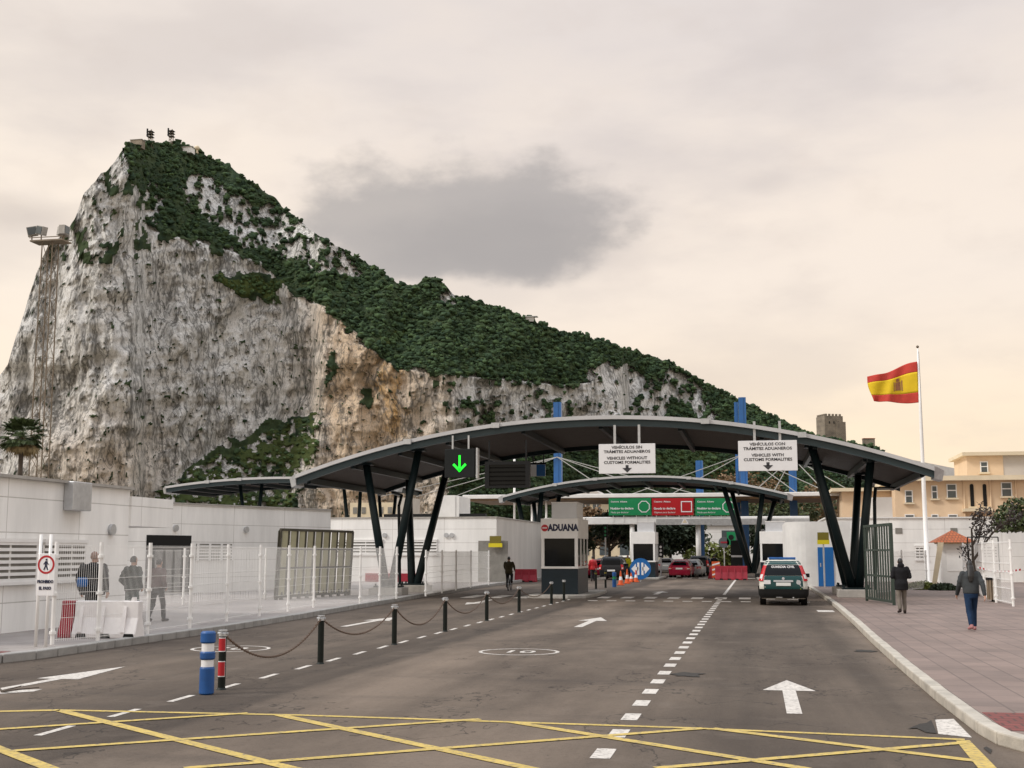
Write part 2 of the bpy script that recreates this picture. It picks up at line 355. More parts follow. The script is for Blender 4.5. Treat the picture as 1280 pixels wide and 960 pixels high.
M['paver_left'] = brick_mat('pavement_left', (.30, .27, .25), (.28, .25, .235), (.2, .17, .155), .6, .4, 'xy', .01, .75, .25, .5)
M['red_paver'] = brick_mat('red_tactile', (.19, .045, .038), (.155, .038, .032), (.08, .03, .025), .2, .2, 'xy', .018, .8, .2, 2)
M['kerb_stone'] = mat('kerb_stone', (.40, .365, .31), .8, var=.25, scale=2.5, bump=.3)
M['kerb_grey'] = mat('kerb_grey', (.27, .26, .245), .8, var=.25, scale=2.5, bump=.3)
M['kerb_side'] = mat('kerb_side', (.10, .09, .08), .85, var=.3, scale=3)
def paint_mat(n, c, wear):
    m = mat(n, c, .6, var=.18, scale=3.0)
    t = m.node_tree; b = t.nodes['Principled BSDF']; src = b.inputs['Base Color'].links[0].from_socket
    tcn = t.nodes.new('ShaderNodeTexCoord'); nz = t.nodes.new('ShaderNodeTexNoise'); nz.inputs['Scale'].default_value = 14; nz.inputs['Detail'].default_value = 7; nz.inputs['Roughness'].default_value = .7
    t.links.new(tcn.outputs['Object'], nz.inputs[0]); r = t.nodes.new('ShaderNodeMapRange'); r.inputs[1].default_value = .50; r.inputs[2].default_value = .64; r.inputs[4].default_value = wear; t.links.new(nz.outputs[0], r.inputs[0])
    mx = t.nodes.new('ShaderNodeMix'); mx.data_type = 'RGBA'; t.links.new(r.outputs[0], mx.inputs[0]); t.links.new(src, mx.inputs[6]); mx.inputs[7].default_value = (.13, .11, .095, 1)
    t.links.new(mx.outputs[2], b.inputs['Base Color']); return m
M['paint_white'] = paint_mat('road_paint_white', (.56, .52, .47), .8)
M['paint_yellow'] = paint_mat('road_paint_yellow', (.50, .36, .085), .8)
g = MB(); g.add([(-5000, -800, -.02), (5000, -800, -.02), (5000, 7000, -.02), (-5000, 7000, -.02)], [(0, 1, 2, 3)]); struct(g, 'ground', 'earth')
g = MB(); g.add([(-70, -30, 0), (60, -30, 0), (60, 175, 0), (-70, 175, 0)], [(0, 1, 2, 3)]); struct(g, 'road', 'asphalt')
KL = [(-60, 20.2), (-16, 20.25), (-14.2, 20.3), (-13.45, 20.75), (-13.3, 21.6), (-13.3, 26), (-13.25, 30), (-13.5, 36), (-13.95, 43), (-14.5, 53), (-15.2, 69), (-15.5, 85), (-15.5, 170)]
KR = [(60, 13.1), (5, 13.1), (3.1, 13.3), (2.6, 13.6), (2.42, 14.1), (2.36, 14.9), (2.34, 18), (2.37, 22), (2.46, 29), (2.60, 36), (2.75, 46), (2.82, 56), (2.80, 70), (2.8, 170)]
def offset_in(pl, d, side):
    out = []
    for i, p in enumerate(pl):
        a = Vector(pl[max(i-1, 0)]); b = Vector(pl[min(i+1, len(pl)-1)]); t = (b-a).normalized(); n = Vector((-t.y, t.x))*side
        out.append((p[0]+n.x*d, p[1]+n.y*d))
    return out
def resample(pl, step):
    out = []
    for a, b in zip(pl, pl[1:]):
        n = max(1, round((Vector(b)-Vector(a)).length/step))
        out += [tuple(Vector(a).lerp(Vector(b), i/n)) for i in range(n)]
    return out+[pl[-1]]
def kerb(pl, side, name, m, w=.30, h=.14):
    mb = MB(); p = resample(pl, .7); q = offset_in(p, w, side)
    for i in range(len(p)-1):
        e = .014
        a, b = Vector(p[i]).lerp(Vector(p[i+1]), e), Vector(p[i]).lerp(Vector(p[i+1]), 1-e); c, d = Vector(q[i+1]).lerp(Vector(q[i]), e), Vector(q[i+1]).lerp(Vector(q[i]), 1-e)
        hh = h+random.uniform(-.004, .004); mb.prism([(*a, -.01), (*b, -.01), (*c, -.01), (*d, -.01)] if side < 0 else [(*d, -.01), (*c, -.01), (*b, -.01), (*a, -.01)], (0, 0, hh+.01))
    struct(mb, name, m, bevel=.02)
    return q
ql = kerb(KL, 1, 'kerb', 'kerb_grey', .26, .16); qr = kerb(KR, -1, 'kerb', 'kerb_stone', .18)
g = MB(); pl = [(x, y, .13) for x, y in ql]+[(-60, 170, .13)]; g.add(pl, [tuple(range(len(pl)))]); struct(g, 'pavement', 'paver_left')
g = MB(); pl = [(x, y, .13) for x, y in qr]+[(60, 170, .13)]; g.add(pl, [tuple(range(len(pl)-1, -1, -1))]); struct(g, 'pavement', 'paver')
g = MB(); g.bb((2.56, 14.2, .05), (9, 15.75, .134)); g.bb((-20, 20.6, .05), (-13.9, 21.7, .134)); struct(g, 'tactile_paving', 'red_paver')
Z1 = .004
def quad(mb, pts, z=Z1): mb.add([(p[0], p[1], z) for p in pts], [tuple(range(len(pts)))])
def stripe(mb, a, b, w, z=Z1):
    a, b = Vector(a[:2]), Vector(b[:2]); t = (b-a).normalized(); n = Vector((-t.y, t.x))*w/2; quad(mb, [a-n, b-n, b+n, a+n], z)
wh = MB()
for k in range(40):                                   # short broken line between the lanes
    y0 = 11.0+k*1.42
    if y0 < 56: stripe(wh, (-1.55, y0), (-1.55, y0+.62), .20)
stripe(wh, (-1.53, 60), (-1.5, 97), .14)
for k in range(30):                                   # thin broken line under the bollards
    y0 = 9.6+k*1.58
    if y0 < 54: stripe(wh, (-7.80, y0), (-7.84, y0+.78), .10)
for k in range(9): quad(wh, [(-6.9+k*1.02, 54.6), (-6.4+k*1.02, 54.6), (-6.4+k*1.02, 56.6), (-6.9+k*1.02, 56.6)])
for k in range(12): quad(wh, [(-6.9+k*.78, 51.6), (-6.5+k*.78, 51.6), (-6.5+k*.78, 52.1), (-6.9+k*.78, 52.1)])
for k in range(4): quad(wh, [(-12.9+k*1.2, 54.0), (-12.3+k*1.2, 54.0), (-12.3+k*1.2, 57.6), (-12.9+k*1.2, 57.6)])
for k in range(9): quad(wh, [(-8.0+k*1.2, 96.5), (-7.3+k*1.2, 96.5), (-7.3+k*1.2, 98.8), (-8.0+k*1.2, 98.8)])
for a, b in (((2.0, 43.6), (2.55, 44.8)),): quad(wh, [a, (b[0], a[1]), b, (a[0], b[1])])
def arrow(mb, x, y0, y1, hw=.42, sw=.12, hl=1.5):
    quad(mb, [(x-sw, y0), (x+sw, y0), (x+sw, y1-hl), (x-sw, y1-hl)]); quad(mb, [(x-hw, y1-hl), (x+hw, y1-hl), (x, y1)])
arrow(wh, .42, 16.25, 20.4, .38, .095, 1.5); arrow(wh, -4.75, 33.6, 38.7, .42, .11, 2.0); arrow(wh, -10.95, 15.0, 20.6, .36, .09, 2.2); arrow(wh, -11.0, 32.6, 37.6, .40, .10, 2.0)
arrow(wh, -4.75, 60, 64.5); arrow(wh, -11, 52, 47, .4, .1, -2.0)
quad(wh, [(-10.9, 15.9), (-10.3, 16.7), (-10.35, 17.0), (-10.95, 16.6)])
def roundel(mb, cx, cy, r=.82, w=.075):
    n = 48; rows = [[(cx+q*cos(2*pi*i/n), cy+q*sin(2*pi*i/n), Z1) for i in range(n)] for q in (r, r-w)]
    mb.grid(rows, True)
roundel(wh, -4.75, 25.1); roundel(wh, -10.8, 24.75)
quad(wh, [G(1173, 918), G(1215, 922.5), G(1192, 899), G(1169, 900)], .0048)        # pale patch by the drain
struct(wh, 'road_marking', 'paint_white')
for cx, cy in ((-4.75, 25.1), (-10.8, 24.75)):
    tag(text_obj('10', .82, 'paint_white', None, (cx, cy, Z1+.001), (0, 0, 0), 'road_marking', ext=0, bold=.012, sx=.85), kind='structure')
ye = MB()
def yl(x0, y0, x1, y1, w=.15, z=.0060): stripe(ye, G(x0, y0), G(x1, y1), w, z)
yl(-60, 891, 75, 888); yl(72, 888, 380, 894.5, .12); yl(380, 894.5, 880, 911, .12); yl(876, 911, 1206, 925, .12)
quad(ye, [G(1195, 926.5), G(1212, 926), G(1250, 965), G(1226, 965)], .0068)
for i, (a, b, c, d) in enumerate(((77, 889, 420, 975), (350, 894.5, 690, 967), (640, 903, 1010, 962), (890, 911, 1222, 952), (-60, 914, 70, 964))): yl(a, b, c, d, .15, .0075)
for i, (a, b, c, d) in enumerate(((-60, 916, 310, 892), (-60, 944.5, 600, 899.5), (230, 961, 880, 911), (820, 961, 1206, 929))): yl(a, b, c, d, .13, .0090)
struct(ye, 'road_marking', 'paint_yellow')
M['drain'] = mat('drain_dirt', (.022, .018, .014), .9, var=.5, scale=12)
g = MB()
for cx, cy, r in ((2.12, 26.6, .20), (-1.15, 21.0, .25)):
    quad(g, [(cx+r*(1+.35*sin(i*2.3+cx))*cos(i*.4488), cy+r*1.5*(1+.3*sin(i*1.7))*sin(i*.4488)) for i in range(14)], .009)
quad(g, [G(1135, 911.5), G(1146, 911), G(1158, 916.5), G(1171, 917.5), G(1167, 908), G(1164, 901), G(1158, 904.5), G(1150, 905.5), G(1144, 908)], .009); quad(g, [G(1229, 936), G(1238, 943), G(1240, 938), G(1233, 934)], .009)
tag(g.build('road_stain', 'drain'), kind='structure')
# bare twig lying in the near left lane
g = MB(); p0 = G(2, 864, .02)
for dx, dy in ((.5, .15), (.35, -.12), (.15, .25), (-.2, .2)): g.cyl(p0, p0+Vector((dx, dy, .05)), .018, .006, 5)
tag(g.build('fallen_twig', 'bark'), 'small brown twig lying on the white arrow at the left edge', 'twig')

# ------------------------------------------------------------------ the mountain
def lattice(seed): return np.random.default_rng(seed).random((256, 256))
def vnoise(x, y, lat):
    xi = np.floor(x).astype(int); yi = np.floor(y).astype(int); fx = x-xi; fy = y-yi
    fx = fx*fx*(3-2*fx); fy = fy*fy*(3-2*fy); g = lambda a, b: lat[a % 256, b % 256]
    return (g(xi, yi)*(1-fx)+g(xi+1, yi)*fx)*(1-fy)+(g(xi, yi+1)*(1-fx)+g(xi+1, yi+1)*fx)*fy
def fbm(x, y, seed, oct=5, ro=.5):
    s = 0; a = 1; t = 0
    for o in range(oct): s = s+a*vnoise(x*2**o+o*17.3, y*2**o+o*9.1, lattice(seed+o)); t += a; a *= ro
    return s/t
def ridged(x, y, seed, oct=4, ro=.55):
    s = 0; a = 1; t = 0
    for o in range(oct): s = s+a*(1-np.abs(2*vnoise(x*2**o+o*17.3, y*2**o+o*9.1, lattice(seed+o))-1)); t += a; a *= ro
    return s/t
SKY = [(-90, 545), (-60, 520), (-30, 492), (0, 470), (10, 455), (20, 420), (32, 385), (45, 340), (60, 310), (80, 293), (95, 270), (105, 242), (120, 225), (140, 205), (155, 185), (163, 178), (195, 178), (215, 178), (240, 185), (255, 193), (285, 205), (310, 225), (340, 245), (365, 268), (400, 295), (440, 318), (470, 335), (495, 352), (510, 357), (522, 355), (533, 348), (540, 346), (548, 350), (555, 355), (566, 366), (590, 374), (630, 386), (660, 398), (690, 411), (705, 417), (720, 416), (760, 428), (800, 440), (840, 453), (880, 477), (910, 493), (940, 508), (985, 528), (1010, 540), (1040, 548), (1090, 556), (1110, 570), (1130, 585), (1180, 610), (1240, 640)]
CLF = [(-90, 300), (100, 180), (150, 186), (165, 230), (180, 265), (195, 287), (215, 295), (250, 302), (300, 318), (330, 330), (345, 350), (370, 362), (400, 385), (430, 405), (450, 430), (480, 445), (497, 462), (520, 463), (560, 468), (600, 472), (650, 475), (700, 482), (730, 478), (745, 470), (765, 500), (790, 540), (820, 585), (860, 620), (1240, 690)]
cols = np.arange(-90, 1242, 2.0); rows_t = np.linspace(0, 1, 330)
sk = np.interp(cols, [p[0] for p in SKY], [p[1] for p in SKY]); cl = np.interp(cols, [p[0] for p in CLF], [p[1] for p in CLF])
sk = sk+(fbm(cols/7, cols*0, 900, 4)-.5)*7
base = 700.0
PXg = np.repeat(cols[None, :], len(rows_t), 0); PYg = base+(sk[None, :]-base)*rows_t[:, None]**.97
# which part is vegetation (real cover of the thing)
def inpoly(x, y, poly):
    c = np.zeros(x.shape, bool); n = len(poly)
    for i in range(n):
        x0, y0 = poly[i]; x1, y1 = poly[(i+1) % n]
        k = ((y0 > y) != (y1 > y)) & (x < (x1-x0)*(y-y0)/((y1-y0) or 1e-9)+x0); c ^= k
    return c
wx = PXg+(fbm(PXg/16, PYg/16, 11, 4)-.5)*34; wy = PYg+(fbm(PXg/16, PYg/16, 31, 4)-.5)*34
wclf = np.interp(wx, [p[0] for p in CLF], [p[1] for p in CLF])
veg = (wy < wclf+2).astype(float)
veg[inpoly(wx, wy, [(190, 612), (250, 575), (300, 545), (340, 525), (400, 516), (400, 560), (370, 640), (330, 720), (150, 720)])] = .85
veg[inpoly(wx, wy, [(262, 352), (300, 344), (345, 346), (350, 372), (335, 382), (300, 370)])] = .9
veg[inpoly(wx, wy, [(410, 455), (421, 440), (423, 470), (412, 486)])] = 1
veg[inpoly(wx, wy, [(448, 488), (462, 484), (462, 506), (450, 508)])] = 1
veg[inpoly(wx, wy, [(575, 640), (560, 590), (620, 560), (700, 540), (770, 480), (1240, 500), (1240, 720), (575, 720)])] = 1
rk = np.zeros(PXg.shape, bool)
for poly in ([(735, 470), (762, 450), (800, 470), (815, 520), (740, 545), (700, 520)], [(762, 456), (785, 446), (805, 458), (835, 485), (842, 518), (812, 518), (786, 484)],
             [(808, 478), (838, 462), (852, 488), (830, 498)], [(838, 468), (860, 468), (890, 510), (900, 535), (868, 528), (846, 494)]): rk |= inpoly(wx, wy, poly)
thin = fbm(PXg/5, PYg/7, 51, 4)
veg[rk & (thin > .33)] = .05
pat = np.zeros(PXg.shape)
for poly, th in (([(222, 238), (250, 220), (300, 248), (355, 280), (350, 318), (300, 300), (245, 268)], .42), ([(310, 255), (370, 272), (425, 312), (452, 340), (425, 352), (380, 326), (325, 305)], .42), ([(175, 262), (190, 225), (215, 240), (200, 285)], .48), ([(548, 368), (560, 358), (572, 380), (560, 386)], .42)):
    veg[inpoly(wx, wy, poly) & (thin > th)] = .12
specks = fbm(PXg/4.5, PYg/5, 71, 3)
cliff = PYg > wclf
veg[cliff & (veg < .5) & (specks > .755)] = .85
upper_left = cliff & (PXg < 190) & (PYg < 330) & (fbm(PXg/9, PYg/14, 77, 4) > .60)
veg[upper_left] = .8
veg[(PXg > 520) & (PXg < 720) & cliff & (fbm(PXg/8, PYg/12, 79, 4) > .68)] = .8
talus = inpoly(wx, wy, [(190, 612), (400, 516), (400, 560), (330, 720), (150, 720)]); veg[talus & (fbm(PXg/6, PYg/6, 81, 4) > .56)] = .35
bright_ = inpoly(wx, wy, [(265, 350), (345, 350), (340, 372), (300, 366)]).astype(float)
# march each column up the slope: steep on rock, gentle on the green
D = np.zeros(PXg.shape); d0 = 930+np.clip(cols-560, 0, None)*.55+np.clip(120-cols, 0, None)*.5
slope = np.where(PYg < np.interp(PXg, [p[0] for p in CLF], [p[1] for p in CLF]), 40.0, 79.0)
slope[talus] = 45
slope[PXg > 780] = 50
for _ in range(3): slope[:, 1:-1] = (slope[:, :-2]+slope[:, 1:-1]+slope[:, 2:])/3; slope[1:-1] = (slope[:-2]+slope[1:-1]+slope[2:])/3
D[0] = d0
for j in range(1, len(rows_t)):
    dz = (PYg[j-1]-PYg[j])*D[j-1]/F; D[j] = D[j-1]+dz/np.tan(np.radians(slope[j]))
rib = ridged(PXg/46+fbm(PXg/60, PYg/60, 5)*1.6, PYg/260, 101, 3)*19+ridged(PXg/15+fbm(PXg/30, PYg/40, 6)*1.4, PYg/95, 121, 3)*8+fbm(PXg/70+PYg/90, PYg/13, 151, 3)*5+fbm(PXg/4.2, PYg/12, 141, 3)*2.4
bsh = (ridged(PXg/10, PYg/8, 161, 3)*6+fbm(PXg/3, PYg/3, 181, 2)*5)*np.where(cliff & ~talus & (PXg < 560), .35, 1)
gul = fbm((PXg+PYg*.5)/55, PYg/70, 191, 3)*34
vs_ = np.clip(veg, 0, 1)
D = D-np.where(cliff, rib, rib*.35)-vs_*bsh-gul*np.where(cliff, .7, 1)
ca, sa = cos(YAW), sin(YAW); u = 480-PYg; r_ = PXg-640
fy = F*cos(PITCH)-u*sin(PITCH); fz = F*sin(PITCH)+u*cos(PITCH)
dx = r_*ca-fy*sa; dy = r_*sa+fy*ca; k = D/np.hypot(dx, dy)
X = dx*k; Y = dy*k; Z = CH+fz*k
# back of the ridge
ux = X[-1]/np.hypot(X[-1], Y[-1]); uy = Y[-1]/np.hypot(X[-1], Y[-1])
for dd, dz in ((25, 14), (140, 160), (420, 900)):
    X = np.vstack([X, X[-1]+ux*dd]); Y = np.vstack([Y, Y[-1]+uy*dd]); Z = np.vstack([Z, np.maximum(Z[-1]-dz, -30)]); veg = np.vstack([veg, veg[-1]])
nr, nc = X.shape
verts = np.stack([X, Y, Z], -1).reshape(-1, 3)
idx = np.arange(nr*nc).reshape(nr, nc); faces = np.stack([idx[:-1, :-1], idx[:-1, 1:], idx[1:, 1:], idx[1:, :-1]], -1).reshape(-1, 4)
me = bpy.data.meshes.new('hill'); me.vertices.add(len(verts)); me.vertices.foreach_set('co', verts.ravel()); me.loops.add(faces.size); me.loops.foreach_set('vertex_index', faces.ravel())
me.polygons.add(len(faces)); me.polygons.foreach_set('loop_start', np.arange(0, faces.size, 4)); me.polygons.foreach_set('loop_total', np.full(len(faces), 4)); me.update(); me.validate()
tan = np.exp(-((PXg-455)/75)**2)*.8+np.exp(-((PXg-120)/90)**2-((PYg-590)/70)**2)*.6+np.clip((PXg-380)/60, 0, 1)*np.clip((575-PXg)/20, 0, 1)*.35
tan = np.clip(np.where(cliff, 1, .15)*tan*(.55+fbm(PXg/20, PYg/45, 201, 4)*.9), 0, 1)
oran = inpoly(wx, wy, [(472, 452), (500, 446), (504, 545), (476, 545)])*.85*fbm(PXg/9, PYg/40, 211, 3)*1.5
br = np.where((PXg > 640) & cliff & (PXg < 900), 1.0, 0)
olive = np.clip(inpoly(wx, wy, [(930, 575), (990, 560), (1060, 575), (1070, 660), (930, 660)])*1.0, 0, 1)
bright = (inpoly(wx, wy, [(265, 350), (345, 350), (340, 372), (300, 366)])+inpoly(wx, wy, [(480, 413), (500, 418), (503, 428), (488, 424)])+talus*.8*(fbm(PXg/12, PYg/9, 231, 3) > .38)+inpoly(wx, wy, [(820, 560), (880, 545), (905, 590), (830, 600)])*.7).clip(0, 1)
def pad(a): return np.vstack([a]+[a[-1:]]*3)
for nm, a in (('veg', veg), ('tan', pad(tan)), ('orange', pad(oran.clip(0, 1))), ('olive', pad(olive)), ('bright', pad(bright))):
    at = me.attributes.new(nm, 'FLOAT', 'POINT'); at.data.foreach_set('value', np.ascontiguousarray(a, dtype=np.float32).ravel())
me.polygons.foreach_set('use_smooth', [True]*len(me.polygons))
hill = bpy.data.objects.new('hill', me); COL.objects.link(hill); tag(hill, kind='structure')
def hill_mat():
    m = bpy.data.materials.new('limestone_and_scrub'); m.use_nodes = True; t = m.node_tree; b = t.nodes['Principled BSDF']; b.inputs['Roughness'].default_value = .95; b.inputs['Specular IOR Level'].default_value = .1
    nd = t.nodes.new; tcn = nd('ShaderNodeTexCoord')
    def A(n):
        a = nd('ShaderNodeAttribute'); a.attribute_name = n; return a.outputs['Fac']
    def noise(sc, st=(1, 1, 1), det=6, ro=.6):
        mp_ = nd('ShaderNodeMapping'); mp_.inputs['Scale'].default_value = st; t.links.new(tcn.outputs['Object'], mp_.inputs[0])
        n = nd('ShaderNodeTexNoise'); n.inputs['Scale'].default_value = sc; n.inputs['Detail'].default_value = det; n.inputs['Roughness'].default_value = ro; t.links.new(mp_.outputs[0], n.inputs[0]); return n.outputs[0]
    def R(v, a, b2, c=0., d=1.):
        r = nd('ShaderNodeMapRange'); r.inputs[1].default_value = a; r.inputs[2].default_value = b2; r.inputs[3].default_value = c; r.inputs[4].default_value = d; t.links.new(v, r.inputs[0]); return r.outputs[0]
    def mx(f, a, c):
        n = nd('ShaderNodeMix'); n.data_type = 'RGBA'
        for i, v in ((0, f), (6, a), (7, c)):
            if isinstance(v, tuple): n.inputs[i].default_value = (*v, 1)
            elif isinstance(v, float): n.inputs[i].default_value = v
            else: t.links.new(v, n.inputs[i])
        return n.outputs[2]
    streak = noise(.09, (1, 1, .22), 8, .68); blotch = noise(.022, (1, 1, .5), 6, .6); fine = noise(.35, (1, 1, .55), 6, .7)
    rock = mx(R(blotch, .36, .64), (.62, .60, .57), (.80, .785, .76))
    rock = mx(A('tan'), rock, (.62, .475, .335))
    rock = mx(A('orange'), rock, (.58, .36, .15))
    rock = mx(R(streak, .55, .68, 0., .7), rock, (.15, .14, .12))
    def crack(sc, st, w, amt):
        n = noise(sc, st, 5, .6); a_ = nd('ShaderNodeMath'); a_.operation = 'SUBTRACT'; t.links.new(n, a_.inputs[0]); a_.inputs[1].default_value = .5
        b_ = nd('ShaderNodeMath'); b_.operation = 'ABSOLUTE'; t.links.new(a_.outputs[0], b_.inputs[0]); return R(b_.outputs[0], w, 0., 0., amt)
    rock = mx(crack(.030, (1, 1, .28), .022, .75), rock, (.060, .058, .052))
    rock = mx(crack(.085, (1, 1, .35), .030, .75), rock, (.07, .068, .06))
    rock = mx(crack(.011, (1, .6, .5), .012, .7), rock, (.08, .078, .07))
    rock = mx(R(fine, .58, .72, 0., .55), rock, (.10, .10, .08))
    rock = mx(R(fine, .42, .26, 0., .5), rock, (.68, .65, .62))
    grain = noise(.62, (1, 1, .6), 4, .78); rock = mx(R(grain, .50, .64, 0., .62), rock, (.20, .19, .17)); rock = mx(R(noise(1.3, (1, 1, .7), 3, .7), .55, .68, 0., .5), rock, (.13, .125, .11))
    green = mx(R(noise(.06, det=7, ro=.7), .38, .62), (.026, .044, .026), (.062, .084, .038))
    green = mx(A('olive'), green, (.13, .085, .035))
    green = mx(A('bright'), green, (.075, .095, .030))
    edge = nd('ShaderNodeMath'); edge.operation = 'ADD'; t.links.new(A('veg'), edge.inputs[0]); t.links.new(R(noise(.22, det=6, ro=.7), .2, .8, -.42, .42), edge.inputs[1])
    c = mx(R(edge.outputs[0], .42, .58), rock, green)
    t.links.new(c, b.inputs['Base Color'])
    bp = nd('ShaderNodeBump'); bp.inputs['Strength'].default_value = .9; bp.inputs['Distance'].default_value = 2.0; t.links.new(grain, bp.inputs['Height']); t.links.new(bp.outputs[0], b.inputs['Normal'])
    return m
me.materials.append(hill_mat())
# scrub: small uneven clumps rooted on the green slopes (uncountable)
ico = bmesh.new(); bmesh.ops.create_icosphere(ico, subdivisions=2, radius=1); iv = np.array([v.co[:] for v in ico.verts]); ifc = np.array([[v.index for v in f.verts] for f in ico.faces]); ico.free()
vv = veg[:330]; cand = np.argwhere((vv > .7) & (~cliff | (talus & (rng.random(cliff.shape) < .35)) | (PXg > 560) | (bright_ > .5)) ); sel = cand[rng.choice(len(cand), min(27000, len(cand)), replace=False)]
V_, F_, T_ = [], [], []
for q, (j, i) in enumerate(sel):
    if PYg[j, i] > 655: continue
    s = (.65+1.9*rng.random()**2.4)*(.75 if cliff[j, i] else 1); sc = np.array([s*rng.uniform(.9, 1.4), s*rng.uniform(.9, 1.4), s*rng.uniform(.7, 1.1)])
    wob = 1+.34*np.sin(iv@rng.normal(0, 2.6, 3)+rng.uniform(0, 6))+.30*np.sin(iv@rng.normal(0, 6, 3))
    V_.append(iv*sc*wob[:, None]+np.array([X[j, i], Y[j, i], Z[j, i]+s*.15])); F_.append(ifc+len(iv)*(len(V_)-1)); T_.append(np.full(len(iv), np.clip(rng.beta(1.6, 2.6)+.5*bright[j, i], 0, 1)))
V_ = np.vstack(V_); F_ = np.vstack(F_); T_ = np.concatenate(T_)
me = bpy.data.meshes.new('scrub'); me.vertices.add(len(V_)); me.vertices.foreach_set('co', V_.ravel()); me.loops.add(F_.size); me.loops.foreach_set('vertex_index', F_.ravel()); me.polygons.add(len(F_))
me.polygons.foreach_set('loop_start', np.arange(0, F_.size, 3)); me.polygons.foreach_set('loop_total', np.full(len(F_), 3)); me.update()
at = me.attributes.new('tone', 'FLOAT', 'POINT'); at.data.foreach_set('value', T_.astype(np.float32))
m = mat('scrub_leaf', (.03, .045, .022), .9, var=.5, scale=.35, spec=.1); t = m.node_tree; a = t.nodes.new('ShaderNodeAttribute'); a.attribute_name = 'tone'
mxn = t.nodes.new('ShaderNodeMix'); mxn.data_type = 'RGBA'; mxn.inputs[6].default_value = (.024, .043, .026, 1); mxn.inputs[7].default_value = (.074, .115, .048, 1); t.links.new(a.outputs['Fac'], mxn.inputs[0])
vs2 = [n for n in t.nodes if n.type == 'VECT_MATH'][0]; t.links.new(mxn.outputs[2], vs2.inputs[0]); me.materials.append(m)
sc_ = bpy.data.objects.new('scrub', me); COL.objects.link(sc_); tag(sc_, 'dark green scrub covering the upper slopes of the rock', 'scrub', kind='stuff')
def on_hill(px, py):
    j = int(np.argmin(np.abs(PYg[:, int(round((px+90)/2))]-py))); i = int(round((px+90)/2)); return Vector((X[j, i], Y[j, i], Z[j, i]))
def pxm(p): return (Vector(p)-O0).length/F*1.0
for px, lab in ((188, 'left of the two lattice masts on the summit, slim and dark'), (215, 'right of the two lattice masts on the summit, nearer the radome')):
    p = on_hill(px, 180); s = pxm(p); t = thing('radio_mast', lab, 'mast', p, group='masts on the summit')
    mb = MB(); w = 1.6
    for a in (-w, w):
        for b in (-w, w): mb.bar((a, b, -6), (a*.7, b*.7, 17*s), .45)
    for k in range(5): mb.bar((-w, -w, k*2.6), (w, -w, k*2.6+2.4), .35)
    mb.build('lattice', 'rust', t)
    mb = MB()
    for z in (9, 12.5, 15.5): mb.box((0, 0, z*s), (4.6, 4.6, .5)); mb.cyl((-2, -2.4, z*s+.2), (-2, -2.4, z*s+2.2), .7)
    mb.build('antenna_platform', 'dark_box', t)
p = on_hill(245, 188); mb = MB(); mb.ball(p+Vector((0, 0, 2.8)), 2.6, 14, 9); mb.cyl(p+Vector((0, 0, -4)), p+Vector((0, 0, 1)), 1.6); tag(mb.build('radome', 'cream', smooth=True), 'round pale radome dome on the summit ridge', 'radome')
p = on_hill(234, 190); t = thing('summit_building', 'low white building just below the summit ridge', 'building', p); mb = MB(); mb.box((0, -2, 0), (13, 7, 5)); mb.build('wall', 'white_paint', t); mb = MB(); mb.box((0, -2, 2.75), (14, 8, .5)); mb.build('roof', 'concrete', t)
p = on_hill(172, 181); t = thing('lookout_hut', 'stone lookout hut at the left corner of the summit', 'hut', p); mb = MB(); mb.box((0, 0, 0), (10, 6, 7)); mb.build('wall', 'old_stone', t); mb = MB(); mb.box((0, 0, 3.7), (10.6, 6.6, .4)); mb.build('roof', 'concrete', t)
p = on_hill(661, 400); t = thing('ridge_station', 'long flat roofed building on the green ridge line', 'building', p); mb = MB(); mb.box((0, 0, .5), (8, 5, 4)); mb.build('wall', 'concrete', t); mb = MB(); mb.box((1, 0, 2.8), (12, 6, .5)); mb.build('roof', 'galv', t)
# castle keep on the right hand slope
D_ = 1330; dd = ray(1038, 560); dd = dd/hypot(dd.x, dd.y); p = O0+dd*D_; s = D_/F
t = thing('castle_tower', 'square old stone keep with broken battlements above the canopy', 'tower', (p.x, p.y, 0), YAW*.9+.25)
zt = 2+(690-527)*s; mb = MB(); mb.box((0, 0, zt/2), (24*s, 22*s, zt))
mb.box((9*s, 0, zt/2-3.5*s), (12*s, 24*s, zt-7*s)); mb.build('wall', 'old_stone', t)
mb = MB()
for k in range(5): mb.box((-10*s+k*4.6*s, -10.3*s, zt+1.2*s), (2.6*s, 1.4*s, 2.6*s))
for k in range(4): mb.box((-11.2*s, -7*s+k*5*s, zt+1.2*s), (1.4*s, 2.8*s, 2.6*s))
mb.build('battlement', 'old_stone', t)
for k in range(3): mb = MB(); mb.box((-6*s+k*6*s, -11.1*s, zt-8*s), (1.2*s, .5*s, 3*s)); mb.build('window_slit', 'black', t)
dd = ray(1086, 560); dd = dd/hypot(dd.x, dd.y); p = O0+dd*1330
t = thing('hillside_house', 'small stone house on the slope right of the old keep', 'house', (p.x, p.y, 2+(690-562)*s), YAW); mb = MB(); mb.box((0, 0, 0), (13*s, 8*s, 14*s)); mb.build('wall', 'old_stone', t); mb = MB(); mb.box((0, 0, 7.3*s), (14*s, 9*s, .6*s)); mb.build('roof', 'tile_roof', t)
